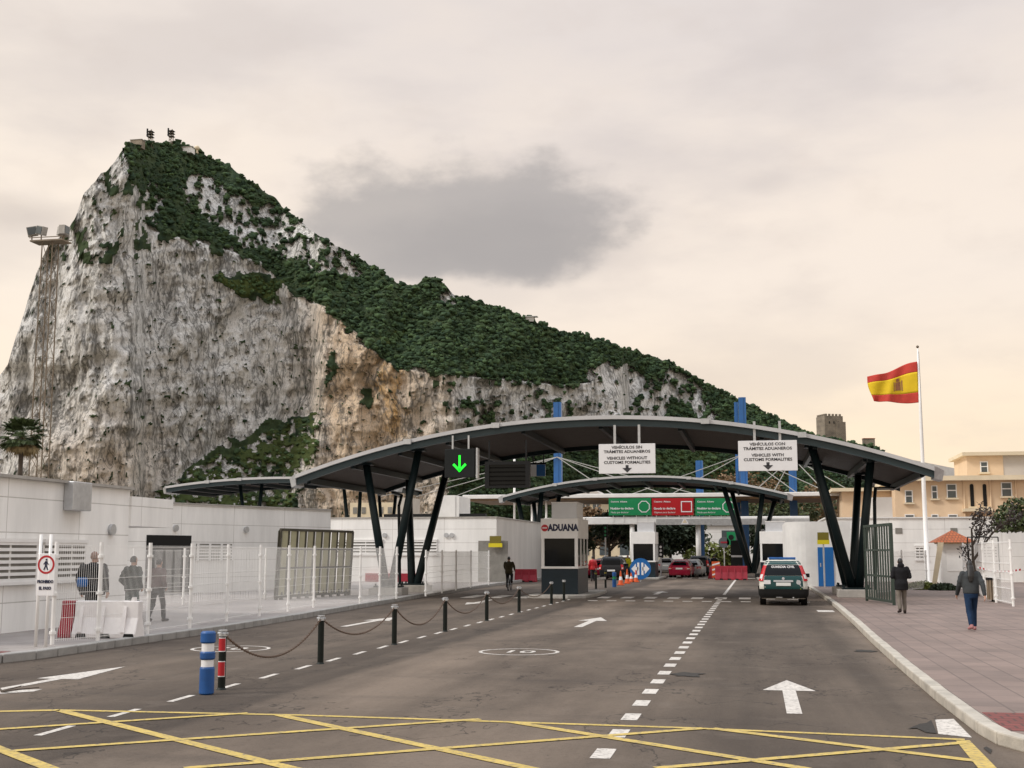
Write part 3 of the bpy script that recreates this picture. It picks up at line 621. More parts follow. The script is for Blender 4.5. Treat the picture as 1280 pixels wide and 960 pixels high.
# ------------------------------------------------------------------ canopies
def canopy(label, name, cx, half, Yf, Yr, zp, zt, legs, group='arched steel canopies', post_r=.18, base=True, bz=.13):
    t = thing(name, label, 'canopy', (cx, Yf, 0), 0, group)
    R = (half*half+(zp-zt)**2)/(2*(zp-zt))
    zz = lambda x: zp-(R-sqrt(max(R*R-x*x, 0)))
    n = 44; xs = [-half+2*half*i/n for i in range(n+1)]; dp = Yr-Yf
    def slab(y0, y1, a, b, m, nm, parent=t, x0=-1, x1=1):
        mb = MB(); rows = [[(x, y0, zz(x)+a), (x, y1, zz(x)+a), (x, y1, zz(x)+b), (x, y0, zz(x)+b)] for x in [v for v in xs if x0*half <= v <= x1*half]]
        mb.grid(rows, True); mb.add(rows[0], [(0, 1, 2, 3)]); mb.add(rows[-1], [(3, 2, 1, 0)]); return mb.build(nm, m, parent)
    slab(-.25, dp+.1, -.09, 0, 'roof_grey', 'roof_sheet')
    slab(-.42, -.26, -.13, .03, 'roof_grey', 'roof_edge')
    slab(-.22, .02, -.40, -.10, 'beam_teal', 'front_beam')
    slab(dp-.22, dp, -.36, -.12, 'green_steel', 'rear_beam')
    mb = MB()                                          # slats of the soffit run across the span
    ny = int(dp/.30)
    for k in range(1, ny):
        y = .15+k*(dp-.4)/ny; rows = [[(x, y-.09, zz(x)-.17), (x, y+.09, zz(x)-.17), (x, y+.09, zz(x)-.12), (x, y-.09, zz(x)-.12)] for x in xs]; mb.grid(rows, True)
    mb.build('soffit_slats', 'slats', t)
    for f in (-.97, -.82, -.66, -.5, -.25, 0, .25, .5, .66, .82, .97):
        x = f*half; z = zz(x); mb = MB(); mb.box((x, dp/2, z-.34), (.16, dp-.5, .26)); mb.build('cross_beam', 'green_steel', t)
    mb = MB()
    for sx in (-1, 1):
        mb = MB(); x = sx*half; z = zz(x); mb.prism([(x, -.45, z+.06), (x+sx*.45, .1, z-.1), (x+sx*.35, .1, z-.5), (x, -.25, z-.42)], (0, 1.0, 0)); mb.build('gutter_cap', 'galv', t)
    
    for f in (-.62, -.33, .33, .62):
        x = f*half; mb = MB(); mb.box((x, -.46, zz(x)-.06), (.34, .10, .22)); mb.build('edge_bracket', 'galv', t)
    for (bx, by, tops) in legs:
        bx -= cx
        if base:
            mb = MB(); mb.box((bx, by-Yf, bz+.16), (1.5, 1.1, .34)); mb.build('concrete_base', 'concrete', t, bevel=.03)
            mb = MB(); mb.box((bx, by-Yf, bz+.37), (1.15, .8, .07))
            for a in (-.5, .5):
                for b in (-.32, .32): mb.cyl((bx+a, by-Yf+b, bz+.4), (bx+a, by-Yf+b, bz+.5), .04)
            mb.build('base_plate', 'green_steel', t)
        for (tx, ty) in tops:
            tx -= cx; s = -.12 if tx < bx else .12; zt_ = zz(tx)-.35
            mb = MB(); mb.cyl((bx+s, by-Yf, bz+.3), (tx, ty-Yf, zt_), post_r*1.05, post_r*.92, 14); mb.build('leg', 'green_steel', t, smooth=True)
            mb = MB(); mb.box((tx, ty-Yf, zt_+.02), (.62, .5, .12)); mb.build('leg_bracket', 'green_steel', t)
    return t, zz
CX = -6.35
main, zz = canopy('large arched canopy nearest the viewer, holding up the white lane signs', 'arched_canopy', CX, 13.4, 52, 64, 7.66, 5.33,
    [(-15.9, 53.2, [(-16.95, 53.0), (-14.55, 53.0)]), (-15.9, 57.4, [(-17.4, 61.5), (-15.2, 61.0)]), (4.05, 54.2, [(4.75, 53.2), (2.4, 53.0)]), (4.1, 58.4, [(4.9, 61.5), (2.9, 61.0)])])
for bx, by, tx, sg in ((-16.75, 57.9, -17.6, -1), (4.95, 55.4, 5.6, 1)):               # downpipes
    mb = MB(); mb.tube([(bx-CX+.0, by-52, .2), (bx-CX+.1*sg, by-52, 4.2), (bx-CX+.25*sg, by-52+1, 4.75), (tx-CX+1.2*sg, 11.4, 5.1)], .075, 8); mb.build('downpipe', 'green_steel', main, smooth=True)
canopy('smaller arched canopy framed beyond the large one, above the middle booth', 'arched_canopy', -8.4, 10.8, 95, 105, 7.75, 6.3,
    [(-17.2, 97, [(-18.3, 96.2), (-16.4, 96.2)]), (-17.2, 101, [(-18.4, 104), (-16.2, 104)]), (-.35, 97, [(.6, 96.2), (-2.3, 96.2)]), (-.3, 101, [(1.6, 104), (-1.8, 104)])], post_r=.2, base=False)
canopy('far canopy showing over the left white buildings only as a thin arc', 'arched_canopy', -33.8, 8.6, 85, 93, 7.35, 6.75,
    [(-28.6, 87, [(-29.3, 86.3), (-28.0, 86.3)]), (-27.4, 91, [(-28.4, 92), (-27.0, 92)]), (-36.5, 87, [(-37.3, 86.3), (-35.6, 86.3)])], post_r=.14, base=False)

# signs hung from the front beam
def lane_sign(loc, w, h, lines, label):
    t = thing('lane_sign', label, 'sign', loc, 0, 'white lane signs under the canopy')
    mb = MB(); mb.box((0, 0, 0), (w, .06, h)); mb.build('sign_board', 'sign_white', t, bevel=.008)
    for k in (-.36, .36): mb = MB(); mb.box((k*w*.6, .06, h/2+.35), (.10, .08, .9)); mb.build('hanger', 'galv', t)
    for s, z, sz in lines: text_obj(s, sz, 'sign_grey', t, (0, -.035, z), bold=.0035, sx=1.1)
    mb = MB(); z = -h/2+.23
    mb.bb((-.06, -.040, z-.02), (.06, -.032, z+.12)); mb.prism([(-.2, -.032, z), (.2, -.032, z), (0, -.032, z-.19)], (0, -.008, 0)); mb.build('arrow', 'sign_grey', t)
    return t
lane_sign((-5.18, 52.0-.35, 5.86), 2.36, 1.24, [('VEHÍCULOS SIN', .47, .165), ('TRÁMITES ADUANEROS', .29, .165), ('VEHICLES WITHOUT', .02, .165), ('CUSTOMS FORMALITIES', -.16, .165)], 'white sign for vehicles without customs formalities, above the main booth lane')
lane_sign((.57, 52.0-.35, 5.9), 2.36, 1.24, [('VEHÍCULOS CON', .47, .165), ('TRÁMITES ADUANEROS', .29, .165), ('VEHICLES WITH', .02, .165), ('CUSTOMS FORMALITIES', -.16, .165)], 'white sign for vehicles with customs formalities, above the police car')
t = thing('lane_signal', 'black square lane signal with a lit green down arrow', 'traffic signal', (-12.3, 51.5, 5.75))
mb = MB(); mb.box((0, 0, 0), (1.32, .18, 1.22)); mb.build('housing', 'dark_box', t, bevel=.02)
mb = MB(); mb.box((.74, .12, 0), (.07, .35, 1.3))
mb.build('side_plate', 'galv', t)
for k in (-.35, .35): mb = MB(); mb.box((k, .1, .85), (.07, .07, .7)); mb.build('hanger', 'galv', t)
mb = MB()
mb.box((0, -.10, .03), (.085, .02, .62))
for sg in (-1, 1): mb.bar((sg*.27, -.10, -.04), (sg*-.03, -.10, -.34), .02, .10)
mb.build('arrow_lamp', 'green_lamp', t)
t = thing('message_panel', 'blank dark message panel hanging in a black frame', 'sign', (-10.25, 51.6, 5.25))
mb = MB()
for a, b in (((-.97, -.1, .42), (.97, .1, .56)), ((-.97, -.1, -.56), (.97, .1, -.46)), ((-.97, -.1, -.46), (-.78, .1, .42)), ((.78, -.1, -.46), (.97, .1, .42))): mb.bb(a, b)
mb.bb((-.78, .0, -.46), (.78, .1, .42))
for k in (-.8, .8): mb.box((k, 0, 1.0), (.07, .07, .9))
mb.build('frame', 'black', t)
mb = MB()
for k in range(5): mb.box((0, -.03, -.36+k*.185), (1.54, .05, .12))
mb.build('message_row', 'dark_glass', t)
t = thing('banner_sign', 'red white and blue banner hung below the rear beam of the large canopy', 'sign', (-12.2, 64.3, 6.25))
mb = MB(); mb.box((0, 0, 0), (2.9, .05, .62)); mb.build('banner', 'sign_white', t)
mb = MB(); mb.prism([(-.55, -.03, -.27), (-.35, -.03, .05), (.55, -.03, .24), (.65, -.03, -.27)], (0, -.008, 0)); mb.cyl((-.42, -.03, .04), (-.42, -.042, .04), .2, n=12); mb.build('red_patch', 'sign_red', t)
mb = MB(); mb.bb((.98, -.038, -.3), (1.45, -.028, .3)); mb.build('blue_patch', 'sign_blue', t)
for k in (-1.1, .8, 1.35): mb = MB(); mb.box((k, .02, .62), (.06, .06, .7)); mb.build('hanger', 'black', t)
mb = MB(); mb.box((0, .03, .36), (3.0, .08, .1)); mb.build('top_rail', 'black', t)

# ------------------------------------------------------------------ white buildings on the left
def louvre(parent, axis, c, w, h, n=7, name='louvre_window'):
    """slatted window; axis 'x' = wall faces +X, 'y' = wall faces -Y"""
    ax = axis == 'x'
    P = (lambda a, d, z: (c[0]+d, c[1]+a, c[2]+z)) if ax else (lambda a, d, z: (c[0]+a, c[1]-d, c[2]+z))
    mb = MB(); mb.bb(P(-w/2, .004, -h/2), P(w/2, .02, h/2)); o = mb.build(name, 'louvre_dark', parent)
    mb = MB()
    for k in range(n):
        z = -h/2+h*(k+.5)/n; mb.bb(P(-w/2, .03, z-h/n*.26), P(w/2, .075, z+h/n*.26))
    mb.build('slat', 'white_paint', o)
    mb = MB()
    for a in (-w/2, -w/6, w/6, w/2): mb.bb(P(a-.035, .02, -h/2), P(a+.035, .03, h/2))
    for z in (-h/2, h/2): mb.bb(P(-w/2-.04, .0, z-.04), P(w/2+.04, .09, z+.04))
    mb.build('frame', 'white_paint', o); return o
def wall_lamp(parent, p, n):
    n = Vector(n); p = Vector(p); mb = MB(); mb.cyl(p, p+n*.10, .15, .15, 14); mb.build('wall_lamp', 'galv', parent)
WX = -17.2
t = thing('customs_building', 'nearest long white panelled building with slatted windows at the far left', 'building', (WX, 20, 0))
def local(p, o): return tuple(a-b for a, b in zip(p, o))
mb = MB(); mb.bb((-9, 2, .13), (0, 12.2, 3.73)); mb.build('wall', 'panel_x', t)
mb = MB(); mb.bb((-9, 12.2, 2.72), (.06, 14.75, 3.55)); mb.build('fascia', 'panel_x', t)
mb = MB(); mb.bb((-9.1, 1.9, 3.73), (.12, 12.25, 3.80)); mb.build('roof_trim', 'concrete', t)
y0, y1 = PX(0, 700, WX).y-20, PX(44, 700, WX).y-20
for a, b in ((4.3, y1), (PX(52, 700, WX).y-20, PX(104, 700, WX).y-20)): louvre(t, 'x', (0.02, (a+b)/2, 1.77), b-a, 1.0, 7)
p = PX(91, 625, WX); mb = MB(); mb.bb((0.01, p.y-20-.45, 3.05), (.28, p.y-20+.45, 3.78)); mb.build('duct_box', 'galv', t, bevel=.02)
p = PX(138, 662, WX); wall_lamp(t, (0, p.y-20, p.z), (1, 0, 0))
mb = MB(); mb.bb((-5.2, 12.0, .13), (-5, 15.6, 3.7)); mb.build('recess_wall', 'panel_x', t)
# middle building with a bent front
t = thing('customs_building', 'middle white building with a dark doorway behind the walking men', 'building', (-26.5, 50, 0))
pl = [(-34, 47.5), (-26.9, 50.2), (-24.6, 56.5), (-22.0, 62.8), (-24, 67.5), (-36, 66)]
mb = MB(); mb.prism([(x+26.5, y-50, .13) for x, y in pl][::-1], (0, 0, 4.05)); mb.build('wall', 'panel_x', t)
mb = MB(); mb.prism([(x+26.5+(.06 if x > -30 else 0), y-50-.06, 4.18) for x, y in pl][::-1], (0, 0, .06)); mb.build('roof_trim', 'concrete', t)
def on_seg(a, b, f): return Vector((lerp(a[0], b[0], f), lerp(a[1], b[1], f), 0))
def wallbox(f0, f1, z0, z1, d0, d1, m, nm, a=pl[1], b=pl[2], par=None):
    dd = (Vector(b)-Vector(a)); nn = Vector((dd.y, -dd.x, 0)).normalized(); o = Vector((26.5, -50, 0))
    A, B = on_seg(a, b, f0)+o, on_seg(a, b, f1)+o; mb = MB()
    mb.prism([A+nn*d0+Vector((0, 0, z0)), B+nn*d0+Vector((0, 0, z0)), B+nn*d1+Vector((0, 0, z0)), A+nn*d1+Vector((0, 0, z0))][::-1], (0, 0, z1-z0)); return mb.build(nm, m, par or t)
# the dark doorway stands in the part of the front seen left of the corner
wallbox(.17, .57, .2, 2.75, .0, .03, 'black', 'doorway')
w_ = wallbox(.62, .98, 1.62, 2.38, .0, .03, 'louvre_dark', 'louvre_window')
for k in range(5): wallbox(.62, .98, 1.66+k*.145, 1.73+k*.145, .04, .07, 'white_paint', 'slat', par=w_)
for k in range(4): wallbox(.62+.113*k, .64+.113*k, 1.60, 2.40, .07, .09, 'white_paint', 'frame', par=w_)
for f, aa, bb_ in ((.42, pl[1], pl[2]), (.1, pl[2], pl[3])):
    A = on_seg(aa, bb_, f)+Vector((26.5, -50, 3.08)); dd = Vector(bb_)-Vector(aa); wall_lamp(t, A, Vector((dd.y, -dd.x, 0)).normalized())
# long low building behind the leg pairs
t = thing('customs_building', 'low white building behind the left canopy legs, yellow sign at its doorway', 'building', (-16, 77, 0))
mb = MB(); mb.bb((-12, 0, .13), (0, 17, 4.15)); mb.build('wall', 'panel_y', t)
mb = MB(); mb.bb((-12.1, -.06, 4.15), (.05, 17, 4.22)); mb.build('roof_trim', 'concrete', t)
a, b = PY(546, 619, 77.4).x+16, PY(569, 619, 77.4).x+16; mb = MB(); mb.bb((a, .4, 4.22), (b, 4, 5.6)); mb.bb((b, .45, 4.2), (b+.25, 3.6, 5.5)); mb.build('roof_block', 'dull_white', t)
mb = MB(); mb.bb((-7.5, .3, 4.22), (a-.1, .8, 4.42)); mb.bb((b+.3, .3, 4.22), (-.8, .8, 4.42)); mb.build('roof_rail', 'black', t)
for px in (446, 521): p = PY(px, 684, 76.9); louvre(t, 'y', (p.x+16, 0, 2.3), 2.6 if px > 500 else 3.4, .95, 5)
for px in (481, 558, 565): p = PY(px, 669, 77); wall_lamp(t, (p.x+16, 0, p.z), (0, -1, 0))
a, b = PY(598, 676, 77), PY(635, 728, 77); mb = MB(); mb.bb((a.x+16, -.03, .15), (b.x+16, .02, a.z)); mb.build('doorway', 'louvre_dark', t)
mb = MB(); mb.bb((-8.5, -.25, .13), (-5, -.01, .65)); mb.build('plinth', 'barrier_red', t)
a, b = PY(611, 670, 76.8), PY(628, 684, 76.8); sg = thing('door_sign', 'small olive and yellow sign over the left doorway', 'sign', ((a.x+b.x)/2, 76.75, (a.z+b.z)/2))
w, h = b.x-a.x, a.z-b.z; mb = MB(); mb.bb((-w*.42, -.03, -h*.15), (w*.42, .03, h*.5)); mb.build('upper_panel', 'olive_sign', sg); mb = MB(); mb.bb((-w/2, -.04, -h/2), (w/2, .03, -h*.15)); mb.build('lower_panel', 'yellow_sign', sg)
# side wing with glass doors
t = thing('glazed_lobby', 'shaded lobby with tall glass doors left of the main booth', 'building', (-16, 95, 0))
mb = MB(); mb.bb((.0, 0, 3.2), (3.2, .6, 4.6)); mb.bb((0, 0, .13), (.3, .6, 3.2)); mb.bb((2.9, 0, .13), (3.2, .6, 3.2)); mb.build('wall', 'dull_white', t)
mb = MB(); mb.bb((.3, .2, .13), (2.9, .3, 3.2)); mb.build('glass_door', 'dark_glass', t)
mb = MB()
for k in range(4): mb.bb((.3+k*.86, .1, .13), (.36+k*.86, .2, 3.2))
mb.bb((.3, .1, 1.1), (2.9, .2, 1.16)); mb.build('door_frame', 'alu', t)
# pale flats far behind on the left
p0, p1 = PY(434, 628, 260), PY(498, 668, 260)
t = thing('apartment_block', 'pale beige apartment block far behind the left canopy legs', 'building', ((p0.x+p1.x)/2, 262, 0)); w = p1.x-p0.x
mb = MB(); mb.bb((-w/2, 0, 0), (w*.42, 8, p0.z)); mb.build('wall', 'peach_trim', t); mb = MB(); mb.bb((w*.42, -.4, 0), (w/2+2, 8, p0.z+1)); mb.build('stair_tower', 'peach_grey', t)
for i in range(5):
    for j in range(3): mb = MB(); mb.bb((-w*.44+i*w*.17, -.1, p0.z-2.4-j*2.6), (-w*.36+i*w*.17, .05, p0.z-1-j*2.6)); mb.build('window', 'louvre_dark', t)

# ------------------------------------------------------------------ cable-stayed white roof, pylons, gantry with green signs
t = thing('cable_stayed_roof', 'flat white cable hung roof slab behind the second canopy', 'canopy', (-8.5, 118, 0))
mb = MB(); a = PY(578, 622, 118); b = PY(1052, 616, 118)
mb.bb((a.x+8.5, 0, 7.12), (b.x+8.5, 12, 7.5)); mb.build('roof_slab', 'dull_white', t, bevel=.05); mb = MB(); mb.bb((a.x+8.8, .3, 6.95), (b.x+8.2, 11.7, 7.11)); mb.build('soffit', 'leaf_brown', t)
pylons = [(697, 503, .78), (927.5, 497, .72), (990, 566, .72), (874, 576, .7), (920, 503, .4)]
tops = []
for px, py, w in pylons:
    Y = 124 if w != .4 else 128; p = PY(px, py, Y); tops.append(p)
    mb = MB(); mb.bb((p.x+8.5-w/2, Y-118-.3, 0), (p.x+8.5+w/2, Y-118+.5, p.z)); mb.bb((p.x+8.5-w*.12, Y-118-.36, 0), (p.x+8.5+w*.12, Y-118-.3, p.z)); mb.build('pylon', 'blue_pylon', t)
for px in (643, 671, 665, 683):
    p = PY(px, 582 if px < 650 else 690, 119); mb = MB(); mb.cyl((p.x+8.5, 1, 0), (p.x+8.5, 1, 13 if px == 643 else 6.9), .11); mb.build('column', 'white_steel', t, smooth=True)
for k, offs in ((0, (-18, -14, -10, 6, 11, 14)), (1, (-11, -7, 5, 8)), (2, (-4, -2, 3, 5.5))):
    p = tops[k]; z = min(p.z-.5, 11.5)
    for o in offs: mb = MB(); mb.cyl((p.x+8.5, 5.6, z), (p.x+8.5+o, 3, 7.5), .042, n=6); mb.build('cable', 'cable', t)
t = thing('sign_gantry', 'long low white gantry beam carrying the green and red signs', 'gantry', (-8, 110, 0))
a, b = PY(728, 646.5, 110), PY(1012, 654.5, 110); mb = MB(); mb.bb((a.x+8, 0, b.z), (b.x+8, .8, a.z)); mb.build('beam', 'white_paint', t, bevel=.05)
mb = MB(); a2 = PY(820, 645, 109.9); mb.bb((a2.x+8, -.12, b.z-.06), (b.x+8, -.02, a.z-.2)); mb.build('beam_cladding', 'galv', t)
for px in (790, 873, 948): p = PY(px, 690, 110); mb = MB(); mb.cyl((p.x+8, .4, 0), (p.x+8, .4, b.z), .22, n=12); mb.build('column', 'dull_white', t, smooth=True)
for px0, px1, c, big, small, lab, sh in ((761, 814, 'sign_green', 'Nothing to declare', 'Nada que declarar', 'left green nothing to declare sign with a white octagon, beside the red one', 8), (815, 867, 'sign_red', 'Goods to declare', 'Objetos para declarar', 'red goods to declare sign with a white square', 4), (869, 919, 'sign_green', 'Nothing to declare', 'Nada que declarar', 'right green nothing to declare sign partly hidden by a dark canopy leg', 8)):
    a, b = PY(px0, 623, 110), PY(px1, 644, 110); w, h = b.x-a.x, a.z-b.z
    s = thing('declare_sign', lab, 'sign', ((a.x+b.x)/2, 109.9, (a.z+b.z)/2), 0, 'customs declaration signs on the gantry')
    mb = MB(); mb.bb((-w/2, -.04, -h/2), (w/2, .04, h/2)); mb.build('sign_board', c, s)
    for k in (-.4, -.15, .15, .4): mb = MB(); mb.box((k*w, .1, -h/2-.25), (.08, .08, .7)); mb.build('support', 'white_steel', s)
    text_obj('Customs  Aduana', .20, 'sign_white', s, (-w*.45, -.05, h*.30), align='LEFT', bold=.004)
    text_obj(big, .265, 'sign_white', s, (-w*.46, -.05, -h*.10), align='LEFT', bold=.009); text_obj(small, .21, 'sign_white', s, (-w*.45, -.05, -h*.33), align='LEFT')
    mb = MB(); ro = .55; cx = w*.335; n = sh
    ph = pi/4 if n == 4 else pi/8
    rows = [[(cx+q*cos(ph+2*pi*i/n), -.055, .0+q*sin(ph+2*pi*i/n)) for i in range(n)] for q in ((ro if n == 8 else .68), (ro*.86 if n == 8 else .56))]; mb.grid(rows, True); mb.build('symbol', 'sign_white', s)
p = PY(856, 651, 109.6); s = thing('warning_triangle', 'small white warning triangle on the gantry beam', 'sign', p); mb = MB(); mb.prism([(-.35, 0, -.28), (.35, 0, -.28), (0, 0, .32)], (0, .03, 0)); mb.build('plate', 'sign_white', s); mb = MB(); mb.prism([(-.2, -.006, -.18), (.2, -.006, -.18), (0, -.006, .16)], (0, .004, 0)); mb.build('symbol', 'cream', s)

# ------------------------------------------------------------------ control booths
def booth(label, loc, w=1.65, d=3.4, sc=1):
    t = thing('control_booth', label, 'booth', loc, 0, 'customs control booths')
    mb = MB(); mb.bb((-w/2, 0, 0), (w/2, d, 1.12)); mb.build('base_panel', 'slate_base', t, bevel=.01)
    mb = MB(); mb.bb((-w/2-.02, -.03, 1.121), (w/2+.02, d+.03, 1.22)); mb.bb((-w/2-.02, -.03, 2.46), (w/2+.02, d+.03, 3.35))
    for x in (-w/2, w/2-.14):
        for y in (-.02, d-.12): mb.bb((x, y, 1.22), (x+.14, y+.14, 2.46))
    mb.bb((w/2-.10, d*.3, 1.22), (w/2, d*.3+.2, 2.46)); mb.bb((w/2-.10, d*.62, 1.22), (w/2, d*.62+.2, 2.46)); mb.bb((-w/2, d*.3, 1.22), (-w/2+.1, d*.3+.2, 2.46))
    mb.build('cabin_frame', 'white_paint', t, bevel=.01)
    mb = MB(); mb.bb((-w/2+.14, .03, 1.22), (w/2-.14, .05, 2.46)); mb.bb((w/2-.05, .12, 1.22), (w/2-.03, d-.12, 2.46)); mb.bb((-w/2+.03, .12, 1.22), (-w/2+.05, d-.12, 2.46)); mb.bb((-w/2+.14, d-.05, 1.22), (w/2-.14, d-.03, 2.46)); mb.build('window', 'dark_glass', t)
    mb = MB(); mb.bb((-w/2+.42, .35, 3.35), (w/2-.08, d*.7, 4.05)); mb.build('roof_unit', 'alu', t, bevel=.01)
    mb = MB(); mb.bb((-w/2+.4, .33, 4.05), (w/2-.06, d*.7+.02, 4.10)); mb.build('roof_cap', 'white_paint', t)
    return t
mb = MB(); mb.prism([(-9.9, 54.5, -.01), (-9.5, 53.9, -.01), (-8.0, 53.6, -.01), (-7.3, 54.2, -.01), (-7.1, 57, -.01), (-7.3, 62, -.01), (-9.6, 62, -.01)], (0, 0, .15)); struct(mb, 'traffic_island', 'concrete', bevel=.03)
bt = booth('main booth marked ADUANA on its white fascia, nearest on its concrete island', (-8.62, 55.3, .14))
text_obj('ADUANA', .40, 'navy', bt, (.17, -.036, 2.93), bold=.022, sx=.80)
mb = MB(); mb.cyl((-.66, -.03, 2.93), (-.66, -.045, 2.93), .155, n=24); mb.build('emblem_disc', 'sign_red', bt)
mb = MB()
for k in range(4): mb.bb((-.76+k*.052, -.05, 2.90), (-.725+k*.052, -.046, 2.96))
mb.build('emblem_mark', 'sign_white', bt)
for lab, px, py, Y, w in (('middle booth behind the blue round sign, beyond the ADUANA one', 804.5, 722, 93, 1.75), ('right hand booth partly hidden by the dark canopy legs', 968, 722, 93, 1.9)):
    p = PY(px, py, Y); b2 = booth(lab, (p.x, Y, .14), w, 3.0)
    for c in b2.children: c.location.z = 0
    b2.scale = (1, 1, 1.0)
    mb = MB(); mb.prism([(p.x-1.2, Y-.8, -.01), (p.x+1.2, Y-.8, -.01), (p.x+1.3, Y+7, -.01), (p.x-1.3, Y+7, -.01)], (0, 0, .15)); struct(mb, 'traffic_island', 'concrete', bevel=.03)

# ------------------------------------------------------------------ right side buildings
t = thing('border_wall_building', 'long white building with slatted windows behind the pedestrians on the right', 'building', (5, 83, 0))
a = PY(1100, 648, 83)
mb = MB(); mb.bb((-.5, 0, .1), (15.2, 9, a.z)); mb.build('wall', 'panel_y', t); mb = MB(); mb.bb((-.6, -.08, a.z), (15.3, 9.1, a.z+.08)); mb.build('roof_trim', 'dull_white', t)
for x0, x1, y0, y1 in ((1144, 1160, 682, 700), (1226, 1247, 681, 699)):
    p, q = PY(x0, y0, 83), PY(x1, y1, 83); louvre(t, 'y', ((p.x+q.x)/2-5, 0, (p.z+q.z)/2), q.x-p.x, p.z-q.z, 5)
for x0, x1, y0, y1 in ((1119, 1128, 660, 667), (1188, 1197, 660, 667)):
    p, q = PY(x0, y0, 82.97), PY(x1, y1, 82.97); mb = MB(); mb.bb((p.x-5, -.03, q.z), (q.x-5, .02, p.z)); mb.build('vent', 'louvre_dark', t)
p, q = PY(1050, 680, 82.9), PY(1062, 728, 82.9); mb = MB(); mb.bb((p.x-5, -.04, .13), (q.x-5, .02, p.z)); mb.build('doorway', 'louvre_dark', t)
p, q = PY(1090, 622, 84), PY(1115, 648, 84); mb = MB(); mb.bb((p.x-5, .5, q.z), (q.x-5, 4, p.z)); mb.build('roof_block', 'peach_grey', t)
# rounded pale wall
t = thing('rounded_wall_building', 'pale building with a rounded left corner and a blue door', 'building', (3.1, 70.6, 0))
z = PY(1000, 652, 70.6).z
mb = MB(); arc = [(1.55-1.55-1.4+1.4*(1-cos(a))*1.0-.0, 1.6-1.6*sin(a)) for a in [pi/2*i/8 for i in range(9)]]
pl = [(-1.45, 9)]+[(-1.45+1.3*(1-cos(pi/2*i/8)), 1.6-1.6*sin(pi/2*i/8)) for i in range(9)]+[(2.0, 0), (2.0, 9)]
mb.prism([(x, y, .13) for x, y in pl][::-1], (0, 0, z-.13)); mb.build('wall', 'dull_white', t)
p, q = PY(1022, 684, 70.5), PY(1043, 726, 70.5); mb = MB(); mb.bb((p.x-3.1, -.05, .14), (q.x-3.1, -.005, p.z)); o = mb.build('door', 'sign_blue', t); mb = MB(); mb.bb((p.x-3.1+.1, -.07, 1.2), (p.x-3.1+.16, -.05, 1.4)); mb.build('handle', 'galv', o)
p = PY(1029, 675, 69.6); s = thing('post_sign', 'olive and yellow sign on a grey post before the blue door', 'sign', (p.x, 69.6, .13)); mb = MB(); mb.cyl((0, 0, 0), (0, 0, p.z+.3), .045); mb.build('post', 'galv', s)
mb = MB(); mb.bb((-.30, -.05, p.z-.13), (.30, -.03, p.z+.28)); mb.build('upper_panel', 'olive_sign', s); mb = MB(); mb.bb((-.32, -.06, p.z-.36), (.32, -.03, p.z-.13)); mb.build('lower_panel', 'yellow_sign', s)
# peach house
YB = 112
a, b = PY(1118, 604, YB), PY(1300, 604, YB); zt = PY(1200, 601, YB).z
t = thing('peach_house', 'long peach coloured house with cream eaves at the right edge', 'building', (a.x, YB, 0))
ox = a.x
mb = MB(); mb.bb((0, 0, 0), (b.x-ox+6, 12, zt)); mb.build('wall', 'peach', t)
p = PY(1088, 610, YB+3); mb = MB(); mb.bb((p.x-ox-2.5, 3, 0), (-.0, 10, zt-.7)); mb.build('wing_wall', 'peach', t); mb = MB(); mb.bb((p.x-ox-3.4, 2.4, zt-.7), (0, 10.5, zt-.4)); mb.build('wing_eave', 'peach_trim', t)
mb = MB(); mb.bb((-.5, -.9, zt), (b.x-ox+6.5, 12.5, zt+.4)); mb.build('eave', 'peach_trim', t)
p, q = PY(1208, 570, YB+1), PY(1255, 600, YB+1); mb = MB(); mb.bb((p.x-ox, 1, zt+.4), (q.x-ox, 8, p.z)); mb.build('upper_storey', 'peach', t); q2 = PY(1300, 600, YB); mb = MB(); mb.bb((q.x-ox, 1.05, zt+.4), (q2.x-ox+3, 8, p.z)); mb.build('upper_storey', 'peach_grey', t)
mb = MB(); mb.bb((p.x-ox-.4, .5, p.z), (q2.x-ox+3.5, 8.5, p.z+.3)); mb.build('upper_eave', 'peach_trim', t)
def hwin(x0, x1, y0, y1, arch=False, dy=0, sash=True):
    p, q = PY(x0, y0, YB+dy), PY(x1, y1, YB+dy); x, w, z0, z1 = (p.x+q.x)/2-ox, q.x-p.x, q.z, p.z
    mb = MB()
    if arch:
        r = w/2; mb.prism([(x-r, -.06+dy, z0), (x+r, -.06+dy, z0)]+[(x+r*cos(a), -.06+dy, z1-r+r*sin(a)) for a in [pi*i/8 for i in range(9)]], (0, .04, 0))
    else: mb.bb((x-w/2, -.06+dy, z0), (x+w/2, -.02+dy, z1))
    o = mb.build('window', 'window_glass' if not arch else 'black', t)
    mb = MB()
    if sash:
        mb.bb((x-w/2-.08, -.10+dy, z0), (x-w/2, .0+dy, z1)); mb.bb((x+w/2, -.10+dy, z0), (x+w/2+.08, 0+dy, z1)); mb.bb((x-w/2-.08, -.10+dy, z1), (x+w/2+.08, 0+dy, z1+.08)); mb.bb((x-w/2, -.09+dy, lerp(z0, z1, .52)), (x+w/2, -.065+dy, lerp(z0, z1, .6)))
        mb.build('frame', 'white_paint', o)
    mb = MB(); mb.bb((x-w/2-.2, -.22+dy, z0-.16), (x+w/2+.2, 0+dy, z0-.02)); mb.build('sill', 'peach_trim', o); return o
for c in ((1165, 1171, 608, 623), (1184, 1195, 606, 622), (1252, 1264, 604, 620)): hwin(*c)
for c in ((1212, 1218, 605, 633), (1228, 1234, 605, 633)): hwin(*c, arch=True, sash=False)
hwin(1132, 1140, 614, 628); hwin(1226, 1234, 578, 590, dy=1)
